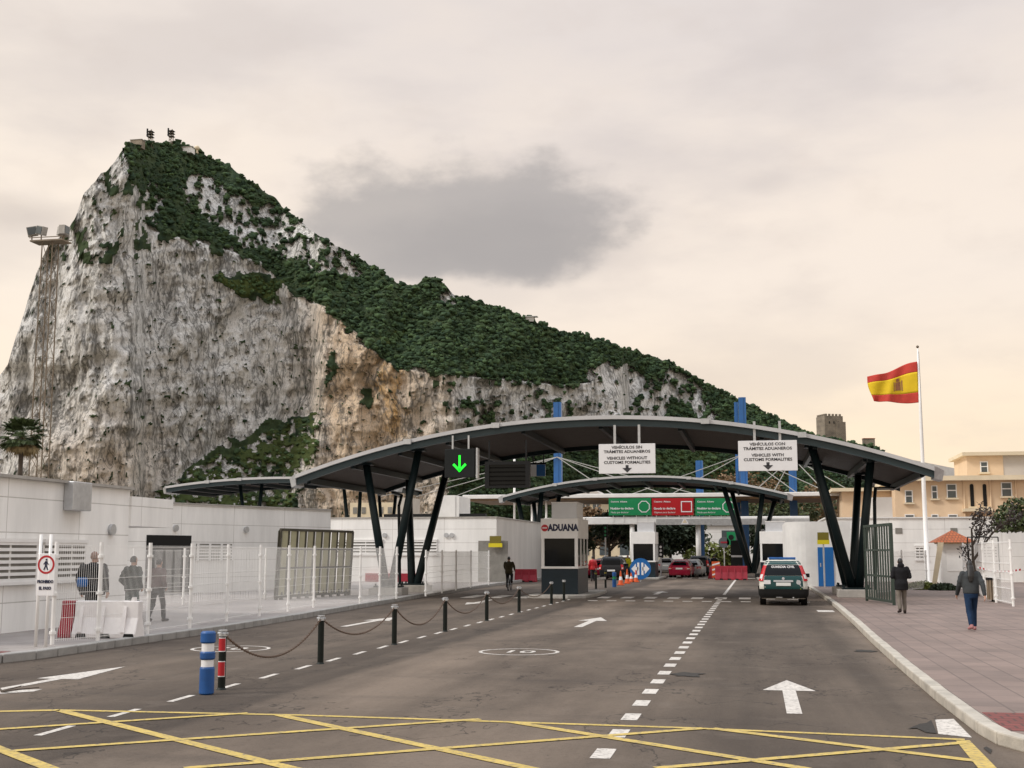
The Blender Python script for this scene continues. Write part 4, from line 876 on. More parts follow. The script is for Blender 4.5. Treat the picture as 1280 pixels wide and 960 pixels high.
for c in ((1132, 1142, 644, 650), (1165, 1172, 644, 650), (1186, 1196, 644, 650)): hwin(*c)
mb = MB()
for px in (1205, 1238, 1270): p = PY(px, 620, YB); mb.cyl((p.x-ox, -.1, 2), (p.x-ox, -.1, zt), .07)
mb.build('drainpipe', 'peach', t)
p, q = PY(1205, 638, YB-1), PY(1240, 638, YB-1); mb = MB(); mb.bb((p.x-ox, -1.4, p.z-.1), (q.x-ox, 0, p.z+.15)); mb.build('porch_roof', 'peach_trim', t)
# dark shed roofs behind the flag pole
p, q = PY(1100, 583, 140), PY(1205, 600, 140); t = thing('dark_roof_building', 'grey roofed building peeping over the eaves behind the flagpole', 'building', (p.x, 140, 0)); mb = MB(); mb.bb((0, 0, 0), (q.x-p.x, 10, q.z)); mb.build('wall', 'car_grey', t); mb = MB(); mb.prism([(-.5, -.5, q.z), (q.x-p.x+.5, -.5, q.z-.2), (q.x-p.x+.5, -.5, q.z+.9), (-.5, -.5, p.z+1.5)], (0, 11, 0)); mb.build('roof', 'galv', t)
# British side behind the booths
p, q = PY(838, 657, 150), PY(945, 715, 150); t = thing('white_hall', 'white corrugated hall beyond the booths, right of the red car', 'building', (p.x, 150, 0)); mb = MB(); mb.bb((0, 0, 0), (q.x-p.x, 14, p.z)); mb.build('wall', 'panel_y', t); mb = MB(); mb.bb((-.3, -.3, p.z), (q.x-p.x+.3, 14, p.z+.3)); mb.build('roof', 'galv', t)
a, b = PY(902, 663, 149.9), PY(930, 676, 149.9); mb = MB(); mb.bb((a.x-p.x, -.08, b.z), (b.x-p.x, -.01, a.z)); mb.build('window', 'window_glass', t)
p, q = PY(708, 622, 190), PY(752, 700, 190); t = thing('white_villa', 'white house with green paned windows above the booths', 'house', (p.x, 190, 0)); mb = MB(); mb.bb((0, 0, 0), (q.x-p.x, 10, p.z)); mb.build('wall', 'cream', t); mb = MB(); mb.prism([(-.8, -.8, p.z), (q.x-p.x+.8, -.8, p.z), (q.x-p.x-1, -.8, p.z+1.2), (1, -.8, p.z+1.2)], (0, 11, 0)); mb.build('roof', 'peach_grey', t)
for k in range(3):
    mb = MB(); x = .7+k*1.7; mb.bb((x, -.1, p.z-3), (x+1.2, -.02, p.z-.8)); o = mb.build('window', 'window_glass', t); mb = MB(); mb.bb((x+.56, -.14, p.z-3), (x+.64, -.1, p.z-.8)); mb.bb((x, -.14, p.z-1.9), (x+1.2, -.1, p.z-1.8)); mb.build('frame', 'white_paint', o)
p, q = PY(690, 668, 160), PY(800, 712, 160); t = thing('pale_terrace', 'pale low terrace far behind the queue of cars', 'building', (p.x, 160, 0)); mb = MB(); mb.bb((0, 0, 0), (q.x-p.x, 8, p.z)); mb.build('wall', 'cream', t); mb = MB(); mb.bb((-.3, -.3, p.z), (q.x-p.x+.3, 8, p.z+.3)); mb.build('roof', 'concrete', t)
for k in range(4): mb = MB(); mb.bb((1+k*2.6, -.08, 1.6), (2.2+k*2.6, -.01, 3.2)); mb.build('window', 'window_glass', t)
# ------------------------------------------------------------------ bollards, chains, fences, gates
ORD = ['first', 'second', 'third', 'fourth', 'fifth', 'sixth', 'seventh', 'eighth']
bpts = [G(278, 862), G(406, 830), G(492, 806), G(552, 789.5), G(601, 776), G(637, 765.5), G(668, 755), G(692, 751)]
bpts = [Vector((-7.75-.012*i, p.y, 0)) for i, p in enumerate(bpts)]
def bollard(p, label, striped=False, h=.86):
    t = thing('bollard', label, 'bollard', p, 0, 'dark bollards with grey caps along the lane')
    mb = MB(); mb.lathe((0, 0, 0), [(.075, 0), (.062, .02), (.055, .03), (.055, h-.09)], 18); mb.build('post', 'bollard', t, smooth=False)
    mb = MB(); mb.lathe((0, 0, h-.09), [(.062, 0), (.062, .045), (.05, .06), (.066, .075), (.066, .09)], 18)
    mb.cyl((-.08, 0, h-.05), (.08, 0, h-.05), .018); mb.cyl((0, -.08, h-.05), (0, .08, h-.05), .018); mb.build('cap', 'galv', t)
    if striped:
        for z0, z1 in ((.20, .40), (.56, .74)):
            a0 = -.5 if z0 < .5 else .1
            mb = MB(); rows = [[(r*sin(a), -r*cos(a), z) for r, z in ((.0565, z0-.012), (.0575, z0-.012), (.0575, z1+.012), (.0565, z1+.012))] for a in [-1.25+2.5*k/10 for k in range(11)]]
            mb.grid(rows); o = mb.build('reflector', 'sign_white', t); mb = MB(); mb.grid([[(.0585*sin(a), -.0585*cos(a), z) for z in (z0, z1)] for a in [-1.15+2.3*k/10 for k in range(11)]]); mb.build('red_band', 'bright_red', o)
    return t
for i, p in enumerate(bpts):
    bollard(p, 'dark bollard with two red reflective bands beside the blue and white marker post' if i == 0 else f'plain dark bollard, {ORD[i-1]} beyond the red banded one along the broken line', i == 0)
for i, (a, b) in enumerate(zip(bpts[:6], bpts[1:7])):
    mb = MB(); n = 26; d = (b-a).length; sag = (.50, .42, .5, .46, .4, .4)[i]
    P_ = [a.lerp(b, k/n)+Vector((0, 0, .81-sag*(1-(2*k/n-1)**2))) for k in range(n+1)]
    mb.tube(P_, .013, 5)
    for k in range(0, n*3):
        f = k/(n*3); q = a.lerp(b, f)+Vector((0, 0, .81-sag*(1-(2*f-1)**2))); mb.box(q, (.012, .06, .035) if k % 2 else (.035, .06, .012))
    tag(mb.build('chain', 'chain'), ['rusty chain sagging from the red banded bollard to the next dark one'] [0] if i == 0 else f'rusty chain in the {ORD[i]} gap between bollards counted from the red banded one', 'chain', 'chains between the bollards')
t = thing('marker_post', 'thick blue flexible marker post with two white bands', 'marker post', G(258, 868))
mb = MB(); mb.lathe((0, 0, 0), [(.085, 0), (.105, .02), (.105, .36), (.095, .385)], 24); mb.build('lower_sleeve', 'blue_plastic', t, smooth=False)
mb = MB(); mb.lathe((0, 0, .385), [(.088, 0), (.088, .10)], 24); mb.lathe((0, 0, .60), [(.088, 0), (.088, .115)], 24); mb.build('white_band', 'sign_white', t)
mb = MB(); mb.lathe((0, 0, .485), [(.095, 0), (.108, .02), (.108, .095), (.095, .115)], 24); mb.build('middle_sleeve', 'blue_plastic', t)
mb = MB(); mb.lathe((0, 0, .715), [(.095, 0), (.108, .02), (.108, .14), (.09, .165), (.02, .168)], 24); mb.build('top_sleeve', 'blue_plastic', t)
def mesh_fence(pts, h, label, name='mesh_fence', step=.055, wire=.0023, rails=(0.02, .24, .38, .5, .64, .98), post_r=.042, zb=.13, cat='fence', collar=True, rail_r=.0045, panels=True):
    t = thing(name, label, cat, (pts[0][0], pts[0][1], zb)); o = Vector((pts[0][0], pts[0][1], 0))
    P = [Vector((p[0], p[1], 0))-o for p in pts]
    for p in P:
        mb = MB(); mb.cyl(p, p+Vector((0, 0, h+.06)), post_r, post_r, 10)
        if collar:
            for f in (.12, .5, .88): mb.cyl(p+Vector((0, 0, h*f-.03)), p+Vector((0, 0, h*f+.03)), post_r*1.65, post_r*1.65, 10)
        mb.build('post', 'white_steel', t, smooth=False)
    if panels:
        for a, b in zip(P, P[1:]):
            d = (b-a).length; n = max(2, int(d/step)); mb = MB(); e = (b-a)/d
            for k in range(1, n):
                q = a.lerp(b, k/n); mb.bar(q+Vector((0, 0, .06)), q+Vector((0, 0, h)), wire*2)
            for f in rails: z = .06+(h-.06)*f; mb.bar(a+Vector((0, 0, z)), b+Vector((0, 0, z)), rail_r*2)
            mb.build('wire_panel', 'white_steel', t)
    return t
fp = [G(x, y, .13) for x, y in ((65, 806), (122, 801.5), (184, 793), (237, 785.5), (283, 777), (324, 770.5), (360, 764.5), (392, 759.5), (421, 755), (446, 751.5), (472, 748.5))]
fp = [Vector((max(-13.75-.026*max(0, p.y-30), p.x) if p.x < -14.9 else min(p.x, -13.6), p.y, 0)) for p in fp]
mesh_fence(fp, 2.02, 'white wire mesh fence with posts along the left kerb, nearest the road')
mesh_fence([(-13.9, 52, 0), (-14.2, 56, 0), (-14.5, 60, 0), (-14.9, 65, 0), (-15.0, 70, 0)], 1.9, 'white mesh fence continuing past the canopy legs to the far booth', step=.06)
mesh_fence([(-21.2, 33.2, 0), (-21.0, 36, 0), (-20.6, 39, 0), (-20.2, 42, 0), (-19.8, 45, 0), (-19.3, 47.4, 0)], 1.95, 'inner white mesh fence before the middle building, beyond the walking men', step=.07)
mesh_fence([(8.72, 46.2, 0), (8.75, 49.5, 0), (8.95, 53, 0), (9.6, 58.5, 0), (9.9, 64, 0)], 2.25, 'tall white mesh fence at the right edge behind the litter bin', step=.06, rail_r=.012, post_r=.045)
mesh_fence([(5.2, 58, 0), (6.8, 62, 0), (8.4, 66, 0)], 1.9, 'white mesh fence between the open dark gate and the tiled kiosk', step=.07)
# dark gates standing open
def slat_gate(label, a, b, h, n, frame, slat, w, name='slatted_gate', bars=(), lean=.0, foot=True):
    a, b = Vector(a), Vector(b); t = thing(name, label, 'gate', a); d = (b-a); Lg = d.length; e = d/Lg; nn = Vector((e.y, -e.x, 0))
    mb = MB()
    U = Vector((0, 0, 1))+nn*lean
    mb.bar(U*h, d+U*h, .10, .10); mb.bar(U*.12, d+U*.12, .09, .09)
    for f in (0, 1): mb.bar(d*f, d*f+U*h, .10, .10)
    for z in bars: mb.bar(U*h*z, d+U*h*z, .07, .07)
    mb.build('frame', frame, t)
    for k in range(n):
        q = d*((k+.5)/n); mb = MB(); mb.prism([q-e*w/2+U*.1, q+e*w/2+U*.1, q+e*w/2+U*(h-.05), q-e*w/2+U*(h-.05)], nn*.03); mb.build('slat', slat, t)
        if foot: q2 = d*(k/n); mb = MB(); mb.prism([q2-e*.10+nn*-.05+U*.1, q2+e*.10+nn*-.05+U*.1, q2+e*.10+nn*-.05+U*(h-.05), q2-e*.10+nn*-.05+U*(h-.05)], nn*.03); mb.build('bar', 'gate_dark', t)
        if foot: mb = MB(); mb.prism([q-e*.12+Vector((0, 0, .0)), q+e*.12, q+e*.03+U*.3, q-e*.03+U*.3], nn*.05); mb.build('foot', frame, t)
    return t
pa, pb = G(345, 750, .13), G(436, 744, .13)
slat_gate('wide leaning gate of beige slats in a dark frame behind the left fence', (pa.x, pa.y, .13), (pb.x, pb.y, .13), 2.75, 9, 'gate_dark', 'gate_panel', .38, bars=(.45, .72), lean=.05)
pa = Vector((4.15, 50.2, .13)); pb = Vector((4.75, 46.3, .13))
slat_gate('tall narrow dark green barred gate standing open on the right pavement', pa, pb, 2.85, 11, 'gate_green', 'gate_green', .15, name='barred_gate', bars=(.35, .68), foot=False)
# no entry for pedestrians sign on white tubes
t = thing('no_walking_sign', 'white sign with a red ring and walking figure reading PROHIBIDO EL PASO', 'sign', (G(55, 808, .13).x+.05, G(55, 808, .13).y-.12, .13))
sc = 1.0; w = .40; zc = 1.62
mb = MB(); mb.bb((-w/2, -.03, zc-.62), (w/2, -.015, zc+.22)); mb.build('sign_board', 'sign_white', t, bevel=.01)
mb = MB(); mb.grid([[(q*sin(2*pi*i/32), -.034, zc+q*cos(2*pi*i/32)) for i in range(32)] for q in (.185, .145)], True); mb.build('red_ring', 'bright_red', t)
mb = MB(); Y_ = -.036
def limb2(a, b, w): mb.bar((a[0], Y_, zc+a[1]), (b[0], Y_, zc+b[1]), .006, w)
mb.cyl((0.005, Y_+.003, zc+.098), (.005, Y_-.003, zc+.098), .020, n=12); limb2((0, .07), (-.005, -.01), .042); limb2((0, -.01), (.042, -.105), .022); limb2((-.005, -.01), (-.045, -.105), .022); limb2((.01, .06), (.052, .0), .016); limb2((-.01, .06), (-.055, .005), .016); mb.build('walking_figure', 'navy', t)
text_obj('PROHIBIDO', .085, 'navy', t, (0, -.034, zc-.34), bold=.003, sx=.78); text_obj('EL PASO', .085, 'navy', t, (0, -.034, zc-.47), bold=.003, sx=.85)
for x in (-.16, .06): mb = MB(); mb.cyl((x, .0, 0), (x, 0, zc+.6), .032, n=12); mb.build('post', 'white_steel', t, smooth=True)

# water filled barriers
def barrier(label, loc, rz, Lb, h, m_body, m_end=None, name='plastic_barrier'):
    t = thing(name, label, 'barrier', loc, rz)
    prof = [(-.25, .0), (.25, .0), (.25, .09), (.12, .55*h), (.10, h), (-.10, h), (-.12, .55*h), (-.25, .09)]
    def piece(x0, x1, m, nm):
        mb = MB(); mb.prism([(x0, y, z) for y, z in prof], (x1-x0, 0, 0)); return mb.build(nm, m, t, bevel=.02)
    piece(-Lb/2+(.22 if m_end else 0), Lb/2, m_body, 'body')
    if m_end: piece(-Lb/2-.1, -Lb/2+.20, m_end, 'end_section')
    for k in range(int(Lb/.55)):
        mb = MB(); x = -Lb/2+.45+k*.55; mb.prism([(x-.13, -.262, .0), (x+.13, -.262, .0), (x+.10, -.262, .1), (x-.10, -.262, .1)], (0, .02, 0)); mb.build('foot_slot', 'black', t)
    for k in range(int(Lb/.5)):
        mb = MB(); x = -Lb/2+.4+k*.5; mb.prism([(x-.05, -.27, .13), (x+.05, -.27, .13), (x+.035, -.13, h*.85), (x-.035, -.13, h*.85)], (0, .05, 0)); mb.build('rib', m_body, t)
    return t
p = G(134, 797, .13); tb = barrier('white plastic water barrier with a red end section behind the left fence', (p.x-.10, p.y, .13), .06, 1.7, .80, 'barrier_white', 'barrier_red')
mb = MB(); mb.cyl((.70, 0, .8), (.70, 0, .88), .05); mb.build('filler_cap', 'barrier_white', tb)
p = G(657, 727); barrier('crimson plastic barrier left of the main booth', (p.x, p.y-1, .0), -.05, 1.9, .86, 'barrier_red')
p = PY(914, 718, 92); barrier('red plastic barrier right of the red car, in front of the right booth', (p.x, 92, .0), .04, 2.3, 1.0, 'barrier_red')
p = PY(895, 716, 97); barrier('red barrier tipped behind the other red one, by the orange board', (p.x, 97, 0), 1.1, 1.6, .9, 'barrier_red')
def cone(label, loc, h=.72):
    t = thing('traffic_cone', label, 'traffic cone', loc, 0, 'orange cones before the middle booth')
    mb = MB(); mb.box((0, 0, .025), (.42, .42, .05)); mb.lathe((0, 0, .05), [(.16, 0), (.11, h*.3)], 16); mb.lathe((0, 0, .05), [(.075, h*.55), (.03, h-.05), (.01, h-.04)], 16); mb.build('body', 'orange', t)
    mb = MB(); mb.lathe((0, 0, .05), [(.111, h*.3), (.074, h*.55)], 16); mb.build('white_band', 'sign_white', t); return t
for px, py, Y, h, lab in ((776, 731, 76, .85, 'orange cone nearest the short blue post'), (784, 727, 80, .9, 'tallest orange and white cone in the middle of the cones'), (789, 727, 84, .6, 'small pale banded cone just left of the blue round sign'), (795, 726, 84, .8, 'orange cone standing before the blue round sign')):
    p = PY(px, py, Y); cone(lab, (p.x, Y, .01), h)
p = PY(768, 734, 72); t = thing('marker_post', 'short blue marker post left of the orange cones', 'marker post', (p.x, 72, 0)); mb = MB(); mb.lathe((0, 0, 0), [(.12, 0), (.12, .45)], 16); mb.lathe((0, 0, .62), [(.12, 0), (.12, .2), (.1, .22)], 16); mb.build('sleeve', 'blue_plastic', t); mb = MB(); mb.lathe((0, 0, .45), [(.10, 0), (.10, .17)], 16); mb.build('green_band', 'sign_green', t)
for px, Y, lab in ((729, 60, 'short black post at the right side of the main booth'), (745, 68, 'dark post left of the two holding a low rail, right of the booth'), (757, 70, 'olive post right of the two holding a low rail')):
    p = PY(px, 735, Y); t = thing('short_post', lab, 'post', (p.x, Y, 0)); mb = MB(); mb.lathe((0, 0, 0), [(.09, 0), (.06, .04), (.06, .95), (.03, 1.0)], 12); mb.build('shaft', 'bollard', t); mb = MB(); mb.lathe((0, 0, .8), [(.066, 0), (.066, .08)], 12); mb.build('band', 'olive_sign', t)
a, b = PY(745, 730, 68), PY(757, 730, 70); mb = MB(); mb.bar((a.x, 68, .55), (b.x, 70, .55), .06, .12); tag(mb.build('low_rail', 'concrete'), 'short pale rail between two posts right of the main booth', 'rail')
p = PY(800.5, 711, 86); t = thing('keep_sign', 'blue round sign with white arrows pointing both ways', 'sign', (p.x, 86, p.z))
mb = MB(); mb.cyl((0, .03, 0), (0, -.03, 0), .72, n=36); mb.build('disc', 'sign_blue', t)
mb = MB()
for sg in (-1, 1): mb.prism([(sg*.14, -.035, -.12), (sg*.30, -.035, -.12), (sg*.30, -.035, -.36), (sg*.62, -.035, 0), (sg*.30, -.035, .36), (sg*.30, -.035, .12), (sg*.14, -.035, .12)], (0, -.01, 0)); mb.bb((sg*.14-.07, -.045, -.42), (sg*.14+.07, -.034, .42))
mb.build('arrow', 'sign_white', t); mb = MB(); mb.cyl((0, .05, -p.z), (0, .05, .3), .05); mb.build('post', 'galv', t)
# small signals beyond the gantry
def signal(label, px, Y, z, c='sign_green', post='galv'):
    p = PY(px, 690, Y); t = thing('signal_post', label, 'traffic signal', (p.x, Y, 0)); mb = MB(); mb.cyl((0, 0, 0), (0, 0, z), .06); mb.build('post', post, t)
    mb = MB(); mb.bb((-.2, -.15, z-1.0), (.2, .15, z+.1)); mb.build('housing', 'black', t)
    mb = MB()
    for k in range(3): mb.cyl((0, -.16, z-.8+k*.3), (0, -.15, z-.8+k*.3), .1)
    mb.build('lens', c, t)
signal('slim traffic signal above the queue of dark cars', 757, 104, 4.2); signal('traffic signal on a pale post right of the middle booth', 826, 100, 2.6, 'sign_white', 'alu')
p = PY(905, 678, 118); t = thing('round_sign', 'dark round sign on a post before the white hall', 'sign', (p.x, 118, 0)); mb = MB(); mb.cyl((0, 0, 0), (0, 0, p.z), .05); mb.build('post', 'galv', t); mb = MB(); mb.cyl((0, -.04, p.z), (0, -.08, p.z), .5, n=24); mb.build('disc', 'car_grey', t); mb = MB(); mb.bb((-.3, -.1, p.z-.08), (.3, -.085, p.z+.08)); mb.build('bar', 'barrier_red', t)
p = PY(914, 673, 118); t = thing('exit_sign', 'small green square sign beside the dark round one', 'sign', (p.x, 118, 0)); mb = MB(); mb.cyl((0, 0, 0), (0, 0, p.z), .05); mb.build('post', 'galv', t); mb = MB(); mb.bb((-.4, -.08, p.z-.6), (.4, -.03, p.z+.6)); mb.build('plate', 'sign_green', t); mb = MB(); mb.cyl((0, -.1, p.z+.1), (0, -.08, p.z+.1), .25, n=16); mb.build('symbol', 'black', t)
p = PY(953, 668, 100); t = thing('street_lamp', 'dark lamp post with a flat white head behind the police car', 'lamp', (p.x, 100, 0)); mb = MB(); mb.cyl((0, 0, 0), (0, 0, p.z), .08); mb.build('post', 'black', t); mb = MB(); mb.lathe((0, 0, p.z), [(.15, 0), (.5, .1), (.5, .25), (.1, .4)], 14); mb.build('lamp_head', 'alu', t)
p = PY(866, 690, 99); t = thing('swing_gate', 'black upright barrier post at the right of the open lane', 'barrier', (PY(921, 700, 99).x, 99, 0)); mb = MB(); mb.bb((-.45, -.1, 0), (.45, .1, 2.9)); mb.build('cabinet', 'dark_box', t); mb = MB(); mb.bb((-.42, -.13, 1.6), (.42, -.1, 1.75)); mb.build('band', 'alu', t)
p = PY(895, 715, 95); t = thing('warning_board', 'orange and white warning board leaning by the red barriers', 'board', (p.x, 95, 0), .2); mb = MB(); mb.bb((-.3, 0, .1), (.3, .05, 1.3)); mb.build('board', 'orange', t); mb = MB()
for k in range(3): mb.prism([(-.28, -.012, .25+k*.36), (.28, -.012, .4+k*.36), (.28, -.012, .52+k*.36), (-.28, -.012, .37+k*.36)], (0, .01, 0))
mb.build('stripe', 'sign_white', t); mb = MB(); mb.bar((-.2, .05, 0), (-.2, .25, .9), .04); mb.bar((.2, .05, 0), (.2, .25, .9), .04); mb.build('leg', 'galv', t)

# ------------------------------------------------------------------ flagpole and flag
FX, FY_ = PY(1160, 728, 78).x, 78.0; ztop = PY(1149.5, 434, 78).z
t = thing('flagpole', 'tall white flagpole rising behind the right end of the canopy', 'flagpole', (FX, FY_, .13))
mb = MB(); mb.lathe((0, 0, 0), [(.26, 0), (.26, .12), (.14, .14), (.13, 5), (.085, 10), (.045, ztop-.2)], 16); mb.build('pole', 'white_steel', t, smooth=True)
mb = MB(); mb.ball((0, 0, ztop-.1), .09); mb.tube([(.1, 0, 1.5), (.09, -.04, 8), (.06, 0, ztop-.4)], .012, 5); mb.build('finial_and_rope', 'rust', t)
zt_, zb_ = PY(1151, 452, 78).z, PY(1153.5, 503, 78).z; wf = (PY(1152, 480, 78)-PY(1089, 480, 78)).length
def flag_pt(u, v):                                     # u from hoist (0) to fly (1), v from bottom to top
    wtop, wbot = zt_, zb_
    fly_t, fly_b = PY(1089, 471, 78).z, PY(1095, 502, 78).z
    top = lerp(zt_, fly_t, u**.9)+.10*sin(u*7); bot = lerp(zb_, fly_b, u**1.5)-.05*sin(u*5)
    z = lerp(bot, top, v); x = -.07-u*wf*(1-.10*(1-v)*u)+.05*sin(v*5+u*8)*u
    y = .28*sin(u*8.5-v*1.6)*(.3+u)+.12*sin(u*17+v*4)*u
    return Vector((FX+x, FY_+y, z))
t = thing('flag', 'red and yellow striped flag with a small coat of arms flying from the pole', 'flag', (FX, FY_, zb_)); off = Vector((FX, FY_, zb_))
M['flag_red'] = mat('flag_red', (.50, .045, .030), .8, var=.12); M['flag_yellow'] = mat('flag_yellow', (.68, .47, .008), .8, var=.08)
for v0, v1, m, nm in ((0, .25, 'flag_red', 'red_stripe'), (.25, .75, 'flag_yellow', 'yellow_stripe'), (.75, 1, 'flag_red', 'red_stripe')):
    mb = MB(); mb.grid([[flag_pt(u/40, lerp(v0, v1, k/10))-off for u in range(41)] for k in range(11)]); o = mb.build(nm, m, t, smooth=True); sdf = o.modifiers.new('thick', 'SOLIDIFY'); sdf.thickness = .008
def patch(u0, u1, v0, v1, m, nm, par):
    mb = MB(); mb.grid([[flag_pt(lerp(u0, u1, a/6), lerp(v0, v1, b/6))-off+Vector((0, -.02, 0)) for a in range(7)] for b in range(7)]); return mb.build(nm, m, par)
M['arms_brown'] = mat('arms_brown', (.30, .13, .06), .8, var=.3, scale=8); M['arms_pink'] = mat('arms_pink', (.50, .24, .22), .8, var=.3, scale=8)
cr = patch(.34, .46, .36, .60, 'arms_brown', 'coat_of_arms', t); patch(.385, .44, .46, .58, 'arms_pink', 'shield_field', cr); patch(.36, .44, .61, .70, 'arms_brown', 'crown', cr); patch(.30, .325, .34, .62, 'arms_brown', 'pillar', cr); patch(.475, .50, .34, .62, 'arms_brown', 'pillar', cr)

# ------------------------------------------------------------------ floodlight mast, palm, kiosk, bin, tape
Y = 90; p = PY(46, 640, Y); z1 = PY(55, 303, Y).z
t = thing('floodlight_mast', 'tall rusty lattice mast carrying floodlights at the left edge', 'mast', (p.x, Y, 0))
wb, wt = .56, .46; px_t = PY(55, 303, Y).x-p.x
def mp_(f, sx, sy): w = lerp(wb, wt, f); return Vector((lerp(-.0, px_t, f)*0+sx*w, sy*w, z1*f))
mb = MB()
for sx in (-1, 1):
    for sy in (-1, 1): mb.bar(mp_(0, sx, sy), mp_(1, sx, sy), .085)
mb.build('corner_post', 'rust', t)
mb = MB(); nb = 17
for k in range(nb):
    f0, f1 = k/nb, (k+1)/nb
    for (a, b) in (((-1, -1), (1, -1)), ((1, -1), (1, 1)), ((1, 1), (-1, 1)), ((-1, 1), (-1, -1))):
        if k % 2: a, b = b, a
        mb.bar(mp_(f0, *a), mp_(f1, *b), .035); mb.bar(mp_(f1, *a), mp_(f1, *b), .03)
mb.build('bracing', 'rust', t)
mb = MB(); mb.box((0, 0, z1), (2.9, 1.4, .12)); mb.bar((-1.5, -.7, z1+.25), (1.5, -.7, z1+.25), .06); mb.bar((-1.5, .7, z1+.25), (1.5, .7, z1+.25), .06); mb.build('platform', 'rust', t)
for x, y, rz, tl in ((-1.45, -.4, .5, -.25), (-.55, -.5, -.35, .25), (1.0, .1, .9, .1), (1.35, -.3, 1.6, .0)):
    R = Matrix.Rotation(rz, 3, 'Z')@Matrix.Rotation(tl, 3, 'Y'); c = Vector((x, y, z1+.85))
    mb = MB(); mb.box(c, (.80, .5, .72), R=R); mb.build('floodlight', 'concrete', t); mb = MB(); mb.box(c+R@Vector((0, -.285, 0)), (.68, .02, .6), R=R); mb.build('lens', 'window_glass', t)
    mb = MB(); mb.cyl((x, y, z1), c, .05); mb.build('bracket', 'rust', t)
# palm
Y = 84; p = PY(27, 545, Y)
t = thing('fan_palm', 'fan palm with a rounded crown rising over the left white building', 'palm', (p.x, Y, 0))
mb = MB(); mb.cyl((0, 0, 0), (0.05, 0, p.z-.2), .19, .16, 12); mb.build('trunk', 'bark', t)
mg, md = MB(), MB()
for k in range(95):
    a = random.uniform(0, 2*pi); up = random.uniform(-.95, 1.15); dr = up < -.62; mb = md if dr else mg
    d = Vector((cos(a)*cos(up), sin(a)*cos(up), sin(up))); Ls = random.uniform(.75, 1.15); c = Vector((.05, 0, p.z)); tip = c+d*Ls
    mb.cyl(c, tip, .02, .012, 4, False)
    s = d.cross(Vector((0, 0, 1))); s = s.normalized() if s.length > .1 else Vector((1, 0, 0)); n2_ = s.cross(d)
    for j in range(-7, 8):
        th = j*.2; dd = (d*cos(th)+s*sin(th)).normalized(); l = random.uniform(.65, .95)*(1-.02*j*j*.5); e = tip+dd*l+Vector((0, 0, -.18 if not dr else -.3)); w = dd.cross(n2_).normalized()*.095
        m_ = tip+dd*l*.6; mb.add([tip, m_+w, e, m_-w], [(0, 1, 2, 3)])
mg.build('crown', 'palm_leaf', t); md.build('dry_fronds', 'palm_dry', t)
# tiled kiosk
Y = 67; p, q = PY(1178, 735, Y), PY(1213, 735, Y)
t = thing('kiosk', 'small pale kiosk with an orange tiled pyramid roof', 'kiosk', ((p.x+q.x)/2, Y, .13)); w = q.x-p.x; h = PY(1190, 680, Y).z-.13
mb = MB(); mb.bb((-w/2, 0, 0), (w/2, w, h)); mb.build('wall', 'dull_white', t)
mb = MB(); mb.bb((-w/2-.1, -.1, h), (w/2+.1, w+.1, h+.08)); mb.build('eave', 'cream', t)
mb = MB(); c = (0, w/2, h+.72); e = w/2+.38; b4 = [(-e, w/2-e, h+.08), (e, w/2-e, h+.08), (e, w/2+e, h+.08), (-e, w/2+e, h+.08)]; mb.add(b4+[c], [(0, 1, 4), (1, 2, 4), (2, 3, 4), (3, 0, 4), (3, 2, 1, 0)]); mb.build('roof', 'tile_roof', t)
mb = MB(); mb.bb((-w*.30, -.02, .9), (w*.32, -.005, h-.3)); mb.build('panel', 'white_paint', t)
a, b = PY(1164, 735, 66), PY(1176, 678, 66); mb = MB(); mb.prism([(0, 0, 0), (.22, 0, 0), (.72, .1, b.z-.13), (.45, .1, b.z-.13)], (0, .12, 0)); o = mb.build('leaning_board', 'cream'); o.location = (a.x, 66, .13); tag(o, 'tall cream board leaning at the left side of the kiosk', 'board')
p = G(1243, 752, .13); t = thing('litter_bin', 'slatted wooden litter bin with a dark rim by the right fence', 'litter bin', (p.x, p.y, .13))
for k in range(14):
    a = 2*pi*k/14; mb = MB(); mb.box((.24*cos(a), .24*sin(a), .45), (.085, .03, .74), a+pi/2); mb.build('slat', 'wood', t)
mb = MB(); mb.lathe((0, 0, .82), [(.28, 0), (.28, .07), (.22, .08), (.22, 0)], 18); mb.cyl((0, 0, .0), (0, 0, .15), .1); mb.build('rim', 'black', t); mb = MB(); mb.cyl((0, 0, .1), (0, 0, .8), .20, n=16); mb.build('liner', 'dark_box', t)
p = PY(1250, 720, 52); t = thing('notice_frame', 'thin dark metal frame standing between the tree and the right fence', 'frame', (p.x, 52, .13))
mb = MB()
for x in (-1.15, 0): mb.bar((x, 0, 0), (x, 0, 2.45), .04)
mb.bar((-1.15, 0, 2.45), (0, 0, 2.45), .04); mb.build('frame_tube', 'black', t)
mb = MB(); a, b = PY(1222, 709, 53), PY(1276, 712, 50); n = 24
mw, mr = MB(), MB()
for k in range(n):
    (mr if k % 2 else mw).add([a.lerp(b, k/n)+Vector((0, 0, -.035-.12*sin(pi*k/n))), a.lerp(b, (k+1)/n)+Vector((0, 0, -.035-.12*sin(pi*(k+1)/n))), a.lerp(b, (k+1)/n)+Vector((0, 0, .035-.12*sin(pi*(k+1)/n))), a.lerp(b, k/n)+Vector((0, 0, .035-.12*sin(pi*k/n)))], [(0, 1, 2, 3)])
o = mw.build('barrier_tape', 'sign_white'); tag(o, 'red and white striped tape stretched from the small tree to the fence', 'tape'); o2 = mr.build('red_stripe', 'bright_red', o)
o.modifiers.new('s', 'SOLIDIFY').thickness = .003; o2.modifiers.new('s', 'SOLIDIFY').thickness = .004
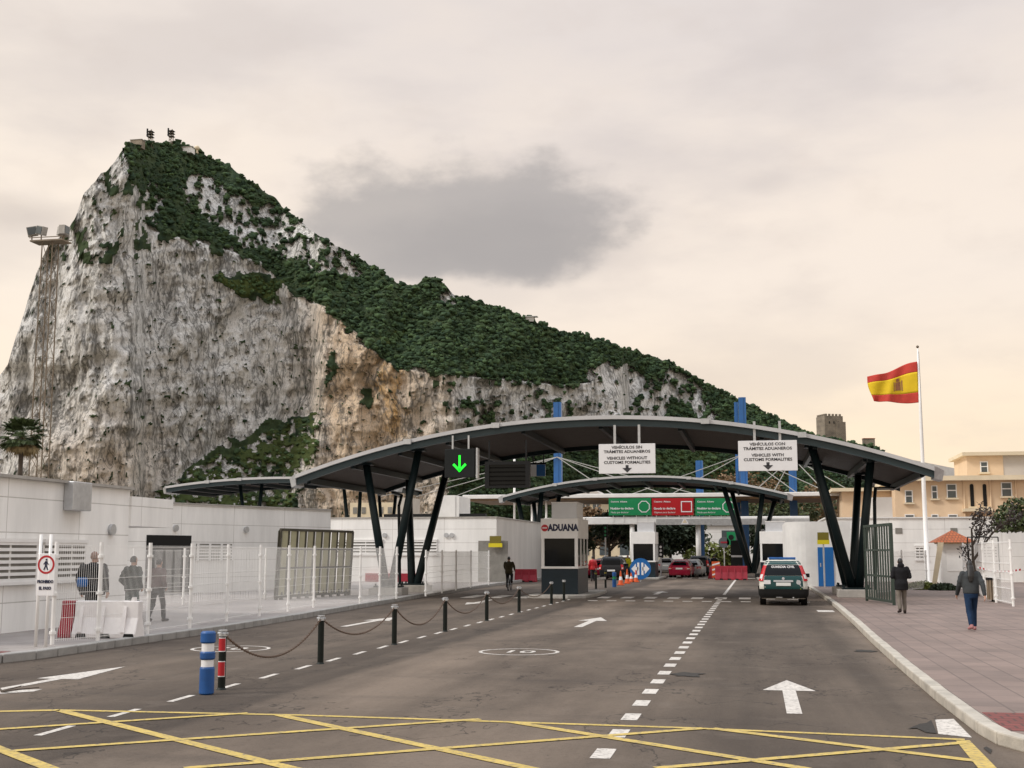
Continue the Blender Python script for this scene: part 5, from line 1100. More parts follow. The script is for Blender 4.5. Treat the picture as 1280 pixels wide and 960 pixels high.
# low greenery by the kiosk
def bush(label, c, r, m, n=900, name='bush', leaf=.09):
    mb = MB()
    for k in range(n):
        a = Vector((random.gauss(0, 1), random.gauss(0, 1), random.gauss(0, 1))).normalized()*random.random()**.4
        q = Vector((a.x*r[0], a.y*r[1], abs(a.z)*r[2]+.02)); u = Vector((random.gauss(0, 1), random.gauss(0, 1), random.gauss(0, 1))).normalized()*leaf; w = u.cross(Vector((random.gauss(0, 1), random.gauss(0, 1), random.gauss(0, 1)))).normalized()*leaf*.6
        mb.add([q-u, q+w, q+u, q-w], [(0, 1, 2, 3)])
    t = thing(name, label, 'bush', c); mb.build('foliage', m, t); mb = MB()
    for k in range(5): mb.cyl((0, 0, 0), (r[0]*.6*random.uniform(-1, 1), r[1]*.6*random.uniform(-1, 1), r[2]*.7), .02, .008, 5)
    mb.build('stem', 'bark', t)
bush('bright grassy clump left of the kiosk', G(1152, 737, .13), (.8, .5, .42), 'leaf_light', 700); bush('low clipped dark bush in front of the kiosk', G(1180, 738, .13), (.7, .4, .34), 'leaf_dark', 800); bush('green bush behind the litter bin', G(1232, 742, .13), (.4, .4, .8), 'leaf_mid', 700)
bush('bushy green shrub over the wall at the right edge', Vector((PY(1272, 640, 80).x, 80, 3.2)), (1.6, 1, 2.1), 'leaf_mid', 1500, leaf=.14)
bush('yellow green hedge in front of the white hall', Vector((PY(893, 710, 135).x, 135, 0)), (4.0, 1, 3.0), 'leaf_light', 1600, leaf=.25)
# trees
def tree(label, loc, h, crown, m, n=2600, trunk_r=.16, leaf=.2, clumps=26, cz=.66, group=None, gaps=.55, lean=(0, 0), name='tree', spread=None):
    t = thing(name, label, 'tree', loc, 0, group); rnd = random.Random(int(loc[0]*97+loc[1]*31))
    top = Vector((lean[0], lean[1], h*cz)); mb = MB(); mid = Vector((lean[0]*.3, lean[1]*.3, h*.35)); mb.cyl((0, 0, 0), mid, trunk_r, trunk_r*.75, 9); mb.cyl(mid, top*.8, trunk_r*.75, trunk_r*.45, 8); mb.build('trunk', 'bark', t, smooth=True)
    mb = MB(); lb = MB()
    for k in range(clumps):
        a = Vector((rnd.gauss(0, 1), rnd.gauss(0, 1), rnd.gauss(0, 1))).normalized()*(rnd.random()**.45); c = top+Vector((a.x*crown[0], a.y*crown[1], a.z*crown[2])); b0 = mid.lerp(top, rnd.uniform(.0, .7))
        m2 = b0.lerp(c, .5)+Vector((0, 0, .1*h*rnd.uniform(-.3, .5))); lb.cyl(b0, m2, trunk_r*.32, trunk_r*.2, 5, False); lb.cyl(m2, c, trunk_r*.2, trunk_r*.06, 5, False)
        r = min(crown)*rnd.uniform(.28, .5)
        for j in range(int(n/clumps)):
            v = Vector((rnd.gauss(0, 1), rnd.gauss(0, 1), rnd.gauss(0, .8)))*r*gaps+c; u = Vector((rnd.gauss(0, 1), rnd.gauss(0, 1), rnd.gauss(0, .6))).normalized()*leaf*rnd.uniform(.6, 1.2); w = u.cross(Vector((rnd.gauss(0, 1), rnd.gauss(0, 1), rnd.gauss(0, 1)))).normalized()*leaf*.5
            mb.add([v-u, v+w, v+u, v-w], [(0, 1, 2, 3)])
    lb.build('limb', 'bark', t); mb.build('crown', m, t); return t
GT = 'trees beyond the gantry'
for px, Y, h, cr, m, lab in ((762, 130, 5.6, (3.4, 2.5, 2.0), 'leaf_dark', 'dark broad tree over the queue of black cars'), (742, 150, 7.5, (2.2, 2, 2.4), 'leaf_brown', 'thin brownish tree left of the green sign'), (815, 135, 5.8, (2.5, 2.5, 2.2), 'leaf_dark', 'dark dense tree just right of the middle booth'), (838, 138, 6.2, (2.8, 2.5, 2.3), 'leaf_dark', 'dark wide tree above the red car'), (858, 140, 6.4, (2.4, 2.2, 2.2), 'leaf_mid', 'mid green tree left of the pale gantry column'), (962, 140, 5.5, (2.6, 2.2, 2.4), 'leaf_dark', 'dark tree behind the right hand booth'),
                             (985, 170, 10.5, (6, 4, 3.0), 'leaf_mid', 'rounded green tree behind the right blue pylon'), (1040, 190, 11, (5, 4, 4), 'leaf_brown', 'brown autumn tree seen through the right canopy legs'), (935, 200, 15, (6, 5, 4.5), 'leaf_brown', 'tall brown tree beneath the right lane sign'), (1075, 190, 12, (4.5, 4, 5), 'leaf_dark', 'dark green tree left of the peach house')):
    p = PY(px, 690, Y); tree(lab, (p.x, Y, 0), h, cr, m, 3000, .2, .30, 30, .68, GT)
p = PY(1222, 740, 56.8)
t = thing('small_tree', 'small sparse purple leaved tree leaning right behind the woman', 'tree', (p.x, 56.8, .13)); rnd = random.Random(5)
mb = MB(); lf = MB()
def branch(a, b, r0, r1, depth, leaves=0):
    mb.cyl(a, b, r0, r1, 6, False)
    for k in range(leaves):
        q = a.lerp(b, rnd.uniform(.2, 1))+Vector((rnd.gauss(0, .08), rnd.gauss(0, .08), rnd.gauss(0, .08))); u = Vector((rnd.gauss(0, 1), rnd.gauss(0, 1), rnd.gauss(0, 1))).normalized()*rnd.uniform(.05, .085); w = u.cross(Vector((rnd.gauss(0, 1), rnd.gauss(0, 1), rnd.gauss(0, 1)))).normalized()*.035
        lf.add([q-u, q+w, q+u, q-w], [(0, 1, 2, 3)])
    if depth == 0: return
    for k in range(3 if depth > 1 else 4):
        f = rnd.uniform(.35, 1); s = a.lerp(b, f); d = (b-a).normalized(); e = s+(d+Vector((rnd.gauss(.1, .5), rnd.gauss(0, .5), rnd.gauss(.15, .4)))).normalized()*(b-a).length*rnd.uniform(.45, .65)
        branch(s, e, r1*.9, r1*.45, depth-1, 13 if depth < 3 else 3)
B0 = Vector((0, 0, 0)); B1 = Vector((-.12, 0, 1.5)); branch(B0, B1, .09, .07, 0)
branch(B1, Vector((-.12, 0, 2.9)), .06, .035, 2, 4); branch(B1, Vector((.75, .1, 2.7)), .06, .035, 2, 4); branch(Vector((.75, .1, 2.7)), Vector((1.55, 0, 3.3)), .035, .02, 2, 14); branch(Vector((-.0, 0, 1.0)), Vector((-.5, 0, 2.1)), .035, .02, 1, 8); branch(Vector((.1, 0, 2.2)), Vector((.45, 0, 3.4)), .03, .02, 2, 8)
mb.build('trunk', 'bark', t); lf.build('crown', 'leaf_purple', t)
# ------------------------------------------------------------------ people
def remeshed(mb, name, m, parent, vox=.016, it=3):
    me = bpy.data.meshes.new('tmp'); me.from_pydata(mb.v, [], mb.f); o = bpy.data.objects.new('tmp', me); COL.objects.link(o)
    md = o.modifiers.new('r', 'REMESH'); md.mode = 'VOXEL'; md.voxel_size = vox
    sm = o.modifiers.new('s', 'SMOOTH'); sm.iterations = it; sm.factor = .5
    bpy.context.view_layer.update(); me2 = bpy.data.meshes.new_from_object(o.evaluated_get(bpy.context.evaluated_depsgraph_get())); bpy.data.objects.remove(o)
    me2.name = name; me2.materials.clear(); me2.materials.append(M[m]); me2.polygons.foreach_set('use_smooth', [True]*len(me2.polygons))
    r = bpy.data.objects.new(name, me2); COL.objects.link(r); r.parent = parent; return r
def cap(mb, a, b, r0, r1):
    mb.cyl(a, b, r0, r1, 12); mb.ball(a, r0, 12, 8); mb.ball(b, r1, 12, 8)
def rings(mb, pts, n=18):
    mb.grid([[(x0+rx*cos(2*pi*i/n), y0+ry*sin(2*pi*i/n), z) for i in range(n)] for z, rx, ry, x0, y0 in pts], True)
    k = len(mb.v); mb.f += [tuple(range(k-n*len(pts)+n-1, k-n*len(pts)-1, -1)), tuple(range(k-n, k))]; mb.m += [0, 0]
def person(label, loc, face, H, top, leg, shoe, hair, skin='skin', stride=.18, arms=None, wide=1.0, hem=.80, hood=False, longhair=False, seat=False, name='person', group=None, scarf=None):
    t = thing(name, label, 'person', loc, face, group); s = H/1.75; V = lambda x, y, z: Vector((x, y, z))*s
    st = stride
    hips = {1: V(.09, 0, .92), -1: V(-.09, 0, .92)}; knee, ank, toe = {}, {}, {}
    for sd in (1, -1):
        f = st*sd
        if seat: knee[sd] = V(.12*sd, .30, .70+.12*sd); ank[sd] = V(.12*sd, .20, .32+.12*sd); toe[sd] = ank[sd]+V(0, .17, -.05)
        else:
            knee[sd] = V(.095*sd, f*.55+.03, .50); ank[sd] = V(.10*sd, f*.9-(.06 if f < 0 else 0), .085+(.05 if f < -.1 else 0)); toe[sd] = ank[sd]+V(.02*sd, .16, -.045 if f >= -.1 else -.08)
    arms = arms or 'swing'; sh, elb, wri = {}, {}, {}
    for sd in (1, -1):
        sh[sd] = V(.185*sd*wide, 0, 1.42)
        if arms == 'pocket': elb[sd] = V(.27*sd*wide, -.08, 1.14); wri[sd] = V(.19*sd*wide, .10, .95)
        elif arms == 'bars': elb[sd] = V(.25*sd, .2, 1.2); wri[sd] = V(.24*sd, .45, 1.08)
        elif arms == 'front': elb[sd] = V(.25*sd*wide, -.02, 1.16); wri[sd] = V(.10*sd, .24, 1.15)
        else: f = -st*sd; elb[sd] = V(.25*sd*wide, f*.5-.03, 1.14); wri[sd] = V(.26*sd*wide, f*1.1+.03, .90)
    hc = V(0, .03, 1.635); lean = .05 if seat else 0
    mb = MB()                                            # one continuous body
    tor = lambda g: [(z*s, rx*s*wide+g, ry*s*(.5+.5*wide)+g, 0, (y0+lean*(z-.9))*s) for z, rx, ry, y0 in ((.86, .155, .11, 0), (.95, .165, .118, -.01), (1.08, .145, .105, .01), (1.22, .17, .115, .01), (1.36, .185, .11, 0), (1.44, .15, .085, 0), (1.48, .075, .06, .01))]
    rings(mb, tor(0)); mb.cyl(V(0, .0, 1.44), V(0, .02, 1.56), .056*s, .053*s, 12)
    mb.lathe_e(hc, [(sin(pi*(j+.02)/10.04)*(1 if j > 4 else .93), -cos(pi*(j+.02)/10.04)) for j in range(11)], (.076*s, .096*s, .118*s), 18)
    mb.ball(hc+V(0, .098, -.012), (.014*s, .022*s, .022*s), 8, 6); mb.ball(hc+V(0, .085, -.062), (.026*s, .016*s, .012*s), 8, 6); mb.ball(hc+V(0, .075, -.10), (.032*s, .03*s, .022*s), 8, 6)
    for sd in (1, -1):
        mb.ball(hc+V(.077*sd, -.005, -.01), (.012*s, .022*s, .033*s), 8, 6); mb.ball(hc+V(.032*sd, .083, .012), (.016*s, .012*s, .010*s), 8, 6)
        cap(mb, sh[sd], elb[sd], .050*s, .040*s); cap(mb, elb[sd], wri[sd], .040*s, .027*s)
        hd = (wri[sd]-elb[sd]).normalized(); sdv = Vector((0, 1, 0)) if abs(hd.y) < .7 else Vector((0, 0, 1)); sdv = (sdv-hd*sdv.dot(hd)).normalized(); nv = hd.cross(sdv)*sd
        pc = wri[sd]+hd*.05*s; cap(mb, wri[sd], pc+hd*.03*s, .026*s, .030*s)
        for k, (off, ln) in enumerate(((-.027, .062), (-.009, .078), (.010, .083), (.027, .074))):
            k0 = pc+hd*.04*s+sdv*off*s; k1 = k0+hd*ln*.55*s-nv*.012*s; k2 = k1+hd*ln*.38*s-nv*.025*s; cap(mb, k0, k1, .0115*s, .0105*s); cap(mb, k1, k2, .0105*s, .009*s)
        th0 = wri[sd]+hd*.03*s+sdv*.02*s; th1 = th0+hd*.03*s+sdv*.035*s; th2 = th1+hd*.03*s+sdv*.006*s; cap(mb, th0, th1, .014*s, .012*s); cap(mb, th1, th2, .012*s, .010*s)
        cap(mb, hips[sd], knee[sd], .078*s, .052*s); cap(mb, knee[sd], ank[sd], .052*s, .036*s); cap(mb, ank[sd]+V(0, -.03, -.03), toe[sd], .038*s, .028*s)
    remeshed(mb, 'body', skin, t, .011*s, 2)
    mb = MB()                                            # trousers
    rings(mb, [(z*s, rx*s*(.6+.4*wide), ry*s*(.6+.4*wide), 0, 0) for z, rx, ry in ((.80, .165, .135), (.90, .182, .142), (1.0, .172, .13), (1.04, .165, .125))])
    for sd in (1, -1):
        cap(mb, hips[sd], knee[sd], .098*s, .074*s); cap(mb, knee[sd], knee[sd].lerp(ank[sd], .9), .074*s, .064*s)
        kf = knee[sd]; mb.ball(kf+V(0, .012, -.03), .078*s, 10, 7)
    remeshed(mb, 'trousers', leg, t, .017*s)
    mb = MB()
    rings(mb, [(hem*s, .19*s*wide, .15*s*(.5+.5*wide), 0, 0), ((hem+.12)*s, .195*s*wide, .155*s*(.5+.5*wide), 0, 0)]+[(z, rx*1.02, ry*1.05, x, y) for z, rx, ry, x, y in tor(.030*s) if z > (hem+.2)*s])
    for sd in (1, -1):
        cap(mb, sh[sd]+V(-.01*sd, 0, -.005), elb[sd], .082*s, .066*s); cap(mb, elb[sd], wri[sd].lerp(elb[sd], .03), .066*s, .052*s)
        for f in (.35, .7): mb.ball(sh[sd].lerp(elb[sd], f)+V(.012*sd, random.uniform(-.02, .02), 0), .074*s, 9, 6)
    mb.lathe_e(V(0, -.005, 1.475), [(.9, -1), (1.05, 0), (.9, 1)], (.085*s, .08*s, .04*s), 14)
    if hood: mb.ball(V(0, -.055, 1.52), (.115*s, .085*s, .09*s), 12, 8)
    jk = remeshed(mb, 'jacket', top, t, .018*s)
    mb = MB()
    for sd in (1, -1):
        mb.lathe_e(ank[sd]+V(0, 0, -.01), [(.9, -1), (1, 0), (.9, 1)], (.052*s, .056*s, .045*s), 12); cap(mb, ank[sd]+V(0, -.035, -.04), toe[sd]+V(0, 0, .003), .047*s, .038*s)
    remeshed(mb, 'shoes', shoe, t, .014*s)
    mb = MB(); n = 20; rows = []
    for j in range(9):
        z = -.35+1.38*j/8; z = min(z, .998); rr = sqrt(max(0, 1-z*z))
        rows.append([(hc.x+.083*s*rr*cos(a), hc.y-.012*s+.100*s*rr*sin(a) if sin(a) < .35 or z > .35 else hc.y+.02*s*rr, hc.z+.125*s*z) for a in [2*pi*i/n for i in range(n)]])
    mb.grid(rows, True); mb.f += [tuple(range(n-1, -1, -1)), tuple(range(8*n, 9*n))]; mb.m += [0, 0]
    if longhair:
        rings(mb, [(1.22*s, .05*s, .03*s, -.03*s, -.15*s), (1.36*s, .085*s, .045*s, -.02*s, -.135*s), (1.50*s, .088*s, .06*s, 0, -.085*s), (1.62*s, .09*s, .08*s, 0, -.02*s)])
    remeshed(mb, 'hair', hair, t, .013*s)
    if hood and False: pass
    return t, s
def GZ(px, py, z=.13): p = G(px, py, z); return (p.x, p.y, z)
t, s = person('heavy bald man in a black jacket with a blue waist bag behind the fence', (-15.5, 27.4, .13), -.25, 1.88, 'c_black', 'c_dark', 'c_shoe', 'hair_thin', arms='swing', stride=.05, wide=1.7, hem=.80)
mb = MB(); mb.lathe_e(Vector((-.10, -.235, 1.16)), [(.75, -1), (1, -.5), (1, .5), (.75, 1)], (.17, .07, .11), 16); mb.build('waist_bag', 'c_blue', t, smooth=True)
person('man in a dark green coat, middle of the three walking behind the left fence', (-15.75, 29.8, .13), -.25, 1.77, 'c_green', 'c_teal', 'c_shoe', 'hair_dark', arms='pocket', stride=.12, wide=1.12, hem=.86)
person('man in a mauve brown jacket, rightmost of the three behind the left fence', (-16.0, 31.7, .13), -.2, 1.68, 'c_brown', 'c_dark', 'c_shoe', 'hair_dark', arms='pocket', stride=.2, wide=1.02, hem=.94)
person('person in a short black coat and pale grey trousers beside the barred gate', GZ(1128, 767), .1, 1.68, 'c_black', 'c_trouser', 'c_shoe', 'hair_dark', arms='front', stride=.12, wide=1.1, hem=.74, hood=True)
t, s = person('woman with long dark hair in a grey quilted jacket and blue jeans', GZ(1216, 788), .12, 1.66, 'c_grey', 'c_jeans', 'pink_shoe', 'hair_dark', arms='swing', stride=.22, wide=1.05, hem=.92, longhair=True)
p = PY(1066, 728, 82); person('person in dark clothes standing in the doorway behind the canopy legs', (p.x, 82, .13), 2.6, 1.7, 'c_black', 'c_dark', 'c_shoe', 'hair_dark', stride=.03)
p = PY(785, 720, 99); person('officer in a yellow vest standing among the cones', (p.x, 99, 0), 2.9, 1.75, 'c_hivis', 'c_dark', 'c_shoe', 'hair_dark', stride=.05)
p = PY(771, 722, 94); person('person in dark clothes walking beside the queue of cars', (p.x, 94, 0), .2, 1.72, 'c_dark', 'c_dark', 'c_shoe', 'hair_dark', stride=.15)
# cyclist
p = G(637, 738, 0); bx, by = p.x, p.y
t = thing('bicycle', 'bicycle ridden away by the man in olive clothes near the left kerb', 'bicycle', (bx, by, 0), .05)
for y, nm in ((-.5, 'rear'), (.52, 'front')):
    mb = MB(); R_ = .33; rows = [[(.02*cos(b), y+(R_+.02*sin(b))*cos(a), .35+(R_+.02*sin(b))*sin(a)) for b in [2*pi*i/6 for i in range(6)]] for a in [2*pi*j/28 for j in range(29)]]; mb.grid(rows, True); w_ = mb.build('wheel', 'tyre', t)
    mb = MB()
    for k in range(10): mb.bar((0, y, .35), (0, y+R_*cos(k*pi/5), .35+R_*sin(k*pi/5)), .006)
    mb.cyl((-.05, y, .35), (.05, y, .35), .02); mb.build('spokes', 'galv', w_)
mb = MB(); bb = (0, -.05, .32); mb.tube([(0, -.5, .35), bb, (0, -.17, .86), (0, -.5, .35)], .016); mb.tube([bb, (0, .36, .78), (0, -.16, .82)], .018); mb.tube([(0, .36, .9), (0, .52, .35)], .016); mb.build('frame', 'car_grey', t)
mb = MB(); mb.tube([(-.28, .28, 1.0), (-.1, .36, 1.0), (.1, .36, 1.0), (.28, .28, 1.0)], .015); mb.build('handlebar', 'black', t); mb = MB(); mb.lathe_e(Vector((0, -.2, .92)), [(.7, -1), (1, 0), (.7, 1)], (.07, .13, .04), 10); mb.build('saddle', 'black', t)
mb = MB(); mb.bar((-.1, bb[1], .32), (.1, bb[1], .32), .03); mb.box((.14, -.05+.1, .45), (.09, .08, .02)); mb.box((-.14, -.05-.1, .2), (.09, .08, .02)); mb.build('pedals', 'black', t)
person('cyclist in a dark olive jacket riding away past the left kerb', (bx, by-.2, .02), .05, 1.74, 'c_olive', 'c_dark', 'c_shoe', 'hair_dark', arms='bars', seat=True, wide=1.08, hem=.86)

# ------------------------------------------------------------------ vehicles: horizontal slices of a rounded rectangle
def car(label, loc, rz, prof, paint, wheel_r, wheels, rear_win, side_wins, front_win, name='car', cat='car', roof_bars=False, tails=None, plate=(.7, .26), bumper=None, group='cars at the border post', two=None, heads=None):
    t = thing(name, label, cat, loc, rz, group)
    zs = [p[0] for p in prof]
    def ringp(z, off=0):
        yr, yf, w, r = (float(np.interp(z, zs, [p[k] for p in prof])) for k in (1, 2, 3, 4)); w += off; yr -= off; yf += off; r = min(r, w*.9, (yf-yr)*.45); P = []
        for k in range(10): P.append((-(w-r)+2*(w-r)*k/10, yr))
        for k in range(4): a = -pi/2+pi/2*k/4; P.append((w-r+r*cos(a), yr+r+r*sin(a)))
        for k in range(20): P.append((w, yr+r+(yf-yr-2*r)*k/20))
        for k in range(4): a = pi/2*k/4; P.append((w-r+r*cos(a), yf-r+r*sin(a)))
        for k in range(10): P.append((w-r-2*(w-r)*k/10, yf))
        for k in range(4): a = pi/2+pi/2*k/4; P.append((-(w-r)+r*cos(a), yf-r+r*sin(a)))
        for k in range(20): P.append((-w, yf-r-(yf-yr-2*r)*k/20))
        for k in range(4): a = pi+pi/2*k/4; P.append((-(w-r)+r*cos(a), yr+r+r*sin(a)))
        return [(x, y, z) for x, y in P]
    def S_(z, u, off):
        R = ringp(z, off); n = len(R); u %= n; i = int(u); f = u-i; a, b = Vector(R[i]), Vector(R[(i+1) % n]); return a.lerp(b, f)
    zz_ = []
    for a, b in zip(zs, zs[1:]):
        k = max(1, int((b-a)/.05)); zz_ += [a+(b-a)*i/k for i in range(k)]
    zz_.append(zs[-1])
    mb = MB(); rows = [ringp(z) for z in zz_]; mb.grid(rows, True); n = len(rows[0]); mb.f += [tuple(range(n-1, -1, -1)), tuple(range((len(rows)-1)*n, len(rows)*n))]; mb.m += [0, 0]
    body = mb.build('body', paint, t, smooth=True)
    for p in body.data.polygons: p.use_smooth = len(p.vertices) == 4
    def patch(z0, z1, u0, u1, off, m, nm, par=None, k=10, j=5, sk=(0, 0)):
        mb = MB(); mb.grid([[S_(lerp(z0, z1, b/j), lerp(u0+sk[0]*b/j, u1+sk[1]*b/j, a/k), off) for a in range(k+1)] for b in range(j+1)])
        return mb.build(nm, m, par or t, smooth=True)
    if two:
        for (z0, z1, u0, u1) in two[1]: patch(z0, z1, u0, u1, .006, two[0], 'painted_panel')
    rw = patch(rear_win[0], rear_win[1], rear_win[2], rear_win[3], .012, 'dark_glass', 'rear_window')
    patch(front_win[0], front_win[1], 39, 47, .012, 'dark_glass', 'windscreen')
    for z0, z1, u0, u1, s0, s1 in side_wins: patch(z0, z1, u0, u1, .012, 'dark_glass', 'side_window', sk=(s0, s1)); patch(z0, z1, 86-u1-.0, 86-u0, .012, 'dark_glass', 'side_window', sk=(-s1, -s0))
    if bumper: patch(bumper[0], bumper[1], -3.8+76, 76+13.8, .05, 'black', 'rear_bumper', k=24); patch(bumper[0], bumper[1], 34.2, 51.8, .05, 'black', 'front_bumper', k=24)
    if tails:
        for (z0, z1, ua, ub) in tails:
            for u0, u1 in ((ua, ub), (10-ub, 10-ua)):
                o = patch(z0, z1, u0, u1, .03, 'tail_red', 'tail_light', k=5); patch(lerp(z0, z1, .15), lerp(z0, z1, .42), lerp(u0, u1, .2), lerp(u0, u1, .8), .036, 'tail_white', 'reflector', o, k=3, j=2)
    for u0, u1 in ((34.6, 38.2), (47.8, 51.4)): patch(heads[0] if heads else zs[1]+.35, heads[1] if heads else zs[1]+.5, u0, u1, .02, 'tail_white', 'headlight', k=5)
    p = S_(plate[0], 5, .02); mb = MB(); mb.bb((-plate[1], p.y-.02, plate[0]-.06), (plate[1], p.y+.02, plate[0]+.06)); mb.build('number_plate', 'plate', t)
    w = float(np.interp(wheel_r, zs, [q[3] for q in prof]))
    for y in wheels:
        for sd in (-1, 1):
            x = sd*(w-.09); mb = MB(); mb.cyl((x-.11, y, wheel_r), (x+.115, y, wheel_r), wheel_r, wheel_r, 24); o = mb.build('wheel', 'tyre', t); mb = MB(); mb.cyl((x+sd*.10, y, wheel_r), (x+sd*.125, y, wheel_r), wheel_r*.62, wheel_r*.58, 18); mb.build('rim', 'rim', o)
            mb = MB(); mb.grid([[(sd*(w+.012), y+q*cos(a), wheel_r+q*sin(a)) for a in [pi*k/14 for k in range(15)]] for q in (wheel_r*1.03, wheel_r*1.2)]); mb.build('wheel_arch', 'black', t)
    z = lerp(zs[0], zs[-1], .58)
    for sd in (-1, 1):
        q = S_(z, 14+20*.64 if sd > 0 else 52+20*.36, .0); mb = MB(); mb.box(q+Vector((sd*.11, 0, 0)), (.2, .09, .15)); mb.build('mirror', 'black', t, bevel=.02)
    if roof_bars:
        zt = zs[-1]
        for sd in (-1, 1): mb = MB(); mb.tube([(sd*.52, rear_win[4], zt-.02), (sd*.52, rear_win[4]+.1, zt+.06), (sd*.52, rear_win[4]+1.7, zt+.06), (sd*.52, rear_win[4]+1.8, zt-.02)], .022, 6); mb.build('roof_rail', 'alu', t)
    return t, S_
# the patrol SUV: dark green tailgate and roof, white flanks
suvP = [(.25, .10, 4.50, .80, .20), (.42, .03, 4.58, .88, .22), (.70, .0, 4.60, .895, .20), (.95, .04, 4.52, .885, .20), (1.02, .06, 4.40, .87, .20), (1.06, .08, 3.42, .855, .20), (1.40, .24, 2.75, .74, .16), (1.60, .40, 2.45, .66, .16), (1.68, .56, 2.25, .60, .18), (1.70, .72, 2.05, .52, .18)]
p0 = G(978.5, 757.5)
suv, SS = car('green and white police four wheel drive seen from behind, tailgate closed', (p0.x+.05, p0.y+.2, 0), 0, suvP, 'car_white', .36, (.85, 3.55), (1.12, 1.52, -.6, 10.6, .75), [(1.10, 1.50, 16, 21.5, .8, .2), (1.10, 1.50, 22.2, 27, 0, -1.5)], (1.10, 1.55), name='police_suv', cat='police car', roof_bars=True,
    tails=[(.92, 1.50, 10.4, 13.2)], plate=(.80, .27), bumper=(.28, .62), two=('car_green', [(.62, 1.11, -.3, 10.3), (1.53, 1.66, -3, 13)]), heads=(.72, .9))
p = SS(1.44, 5, .02); rt = text_obj('GUARDIA CIVIL', .125, 'sign_white', suv, (0, p.y-.012, 1.44), (pi/2-.30, 0, 0), 'lettering', bold=.003)
p = SS(.92, 5, .02); mb = MB(); mb.bb((-.36, p.y-.015, .885), (.36, p.y+.01, .95)); mb.build('tailgate_trim', 'alu', suv)
mb = MB(); mb.cyl((0, p.y-.02, 1.01), (0, p.y+.03, 1.01), .05, n=14); mb.build('badge', 'alu', suv)
mb = MB(); mb.bb((-.72, p.y-.012, .80), (-.47, p.y+.03, .95)); mb.build('sticker', 'sign_white', suv); mb = MB(); mb.bb((.50, p.y-.012, .60), (.64, p.y+.03, .67)); mb.build('sticker', 'yellow_sign', suv)
mb = MB(); mb.cyl((.56, p.y-.012, .87), (.56, p.y+.03, .87), .085, n=16); mb.bar((.50, p.y-.014, .96), (.64, p.y-.014, .72), .02, .03); mb.build('crest', 'alu', suv)
mb = MB(); mb.bb((-.52, 1.1, 1.71), (.52, 1.4, 1.80)); mb.build('light_bar', 'blue_plastic', suv, bevel=.03)
mb = MB(); mb.bb((-.28, .02, .30), (-.05, .06, .36)); mb.cyl((.35, .0, .30), (.35, .2, .30), .03); mb.build('exhaust', 'galv', suv)
sedP = [(.20, .10, 4.25, .76, .2), (.32, .03, 4.33, .84, .25), (.60, .0, 4.35, .86, .25), (.82, .05, 4.2, .84, .25), (.90, .10, 4.0, .82, .22), (.93, .16, 3.25, .80, .2), (1.20, .55, 2.65, .68, .2), (1.36, .95, 2.3, .58, .2), (1.42, 1.15, 2.05, .50, .2), (1.435, 1.3, 1.9, .42, .2)]
vanP = [(.24, .10, 4.2, .78, .2), (.36, .03, 4.28, .86, .22), (.70, .0, 4.3, .88, .2), (.95, .03, 4.2, .87, .2), (1.02, .05, 3.4, .85, .2), (1.45, .14, 2.8, .76, .16), (1.62, .26, 2.5, .68, .16), (1.68, .45, 2.3, .6, .16)]
sw = [(.97, 1.28, 17, 22, .8, .4), (.97, 1.28, 22.6, 27, 0, -1.8)]
def place(px, py, Y): p = PY(px, py, Y); return (p.x, Y, 0)
car('bright red hatchback waiting under the gantry, seen from behind', place(849, 720, 98.5), -.05, sedP, 'car_red', .30, (.75, 3.35), (.97, 1.30, .2, 9.8, 1), sw, (1.0, 1.35), tails=[(.66, .84, 9.0, 13)], plate=(.72, .26))
car('silver grey hatchback half hidden behind the red car', place(863, 719, 102), -.06, sedP, 'car_silver', .30, (.75, 3.35), (.97, 1.30, .2, 9.8, 1), sw, (1.0, 1.35), tails=[(.66, .84, 9.0, 13)], plate=(.72, .26))
car('dark people carrier with a silver roof line beyond the red car', place(873, 718, 107), -.08, vanP, 'car_black', .32, (.8, 3.3), (1.08, 1.52, 0, 10, .5), [(1.06, 1.48, 16, 22, .4, .2), (1.06, 1.48, 22.6, 27, 0, -1.5)], (1.06, 1.55), tails=[(.8, 1.3, 10.2, 13)], plate=(.75, .26))
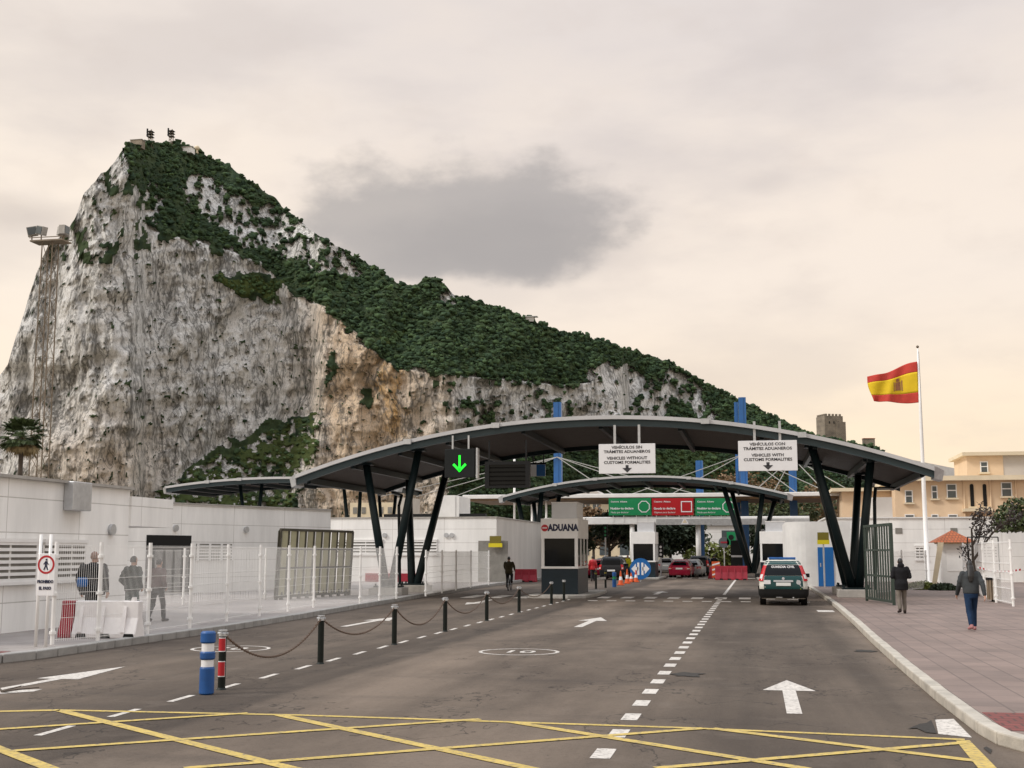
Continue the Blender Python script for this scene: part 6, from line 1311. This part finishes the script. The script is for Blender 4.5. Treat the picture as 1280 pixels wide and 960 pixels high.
car('black four wheel drive with silver window frame right of the main booth', place(764, 722, 90), .0, vanP, 'car_black', .34, (.8, 3.4), (1.08, 1.55, -.4, 10.4, .5), [(1.06, 1.48, 16, 22, .4, .2), (1.06, 1.48, 22.6, 27, 0, -1.5)], (1.06, 1.55), tails=[(.75, 1.1, 10.2, 13)], plate=(.68, .28), roof_bars=True)
car('dark grey hatchback ahead of the black four wheel drive', place(776, 720, 105), .0, sedP, 'car_grey', .30, (.75, 3.35), (.97, 1.30, .2, 9.8, 1), sw, (1.0, 1.35), tails=[(.66, .84, 9.0, 13)])
car('dark red hatchback just beside the main booth wall', place(746, 722, 97), .0, sedP, 'car_red', .30, (.75, 3.35), (.97, 1.30, .2, 9.8, 1), sw, (1.0, 1.35), tails=[(.66, .84, 9.0, 13)])
car('pale car far ahead beyond the red hatchback', place(832, 718, 122), .0, sedP, 'car_silver', .30, (.75, 3.35), (.97, 1.30, .2, 9.8, 1), sw, (1.0, 1.35), tails=[(.66, .84, 9.0, 13)])
car('white van showing its roof over the queue left of the middle booth', place(783, 719, 116), .0, vanP, 'car_white', .32, (.8, 3.3), (1.08, 1.52, 0, 10, .5), [(1.06, 1.48, 16, 22, .4, .2), (1.06, 1.48, 22.6, 27, 0, -1.5)], (1.06, 1.55), tails=[(.8, 1.3, 10.2, 13)], plate=(.75, .26))
car('grey car farthest along the left lane beneath the gantry', place(752, 719, 114), .0, sedP, 'car_grey', .30, (.75, 3.35), (.97, 1.30, .2, 9.8, 1), sw, (1.0, 1.35), tails=[(.66, .84, 9.0, 13)])
car('black hatchback farthest along the right lane behind the dark people carrier', place(884, 717, 118), -.08, sedP, 'car_black', .30, (.75, 3.35), (.97, 1.30, .2, 9.8, 1), sw, (1.0, 1.35), tails=[(.66, .84, 9.0, 13)])
p = PY(741, 721, 86); person('person in red standing between the main booth and the dark cars', (p.x, 86, 0), .4, 1.72, 'bright_red', 'c_dark', 'c_shoe', 'hair_dark', stride=.06)
p = PY(893, 716, 108); person('person in dark clothes walking behind the red barriers', (p.x, 108, 0), .2, 1.74, 'c_black', 'c_dark', 'c_shoe', 'hair_dark', stride=.12)
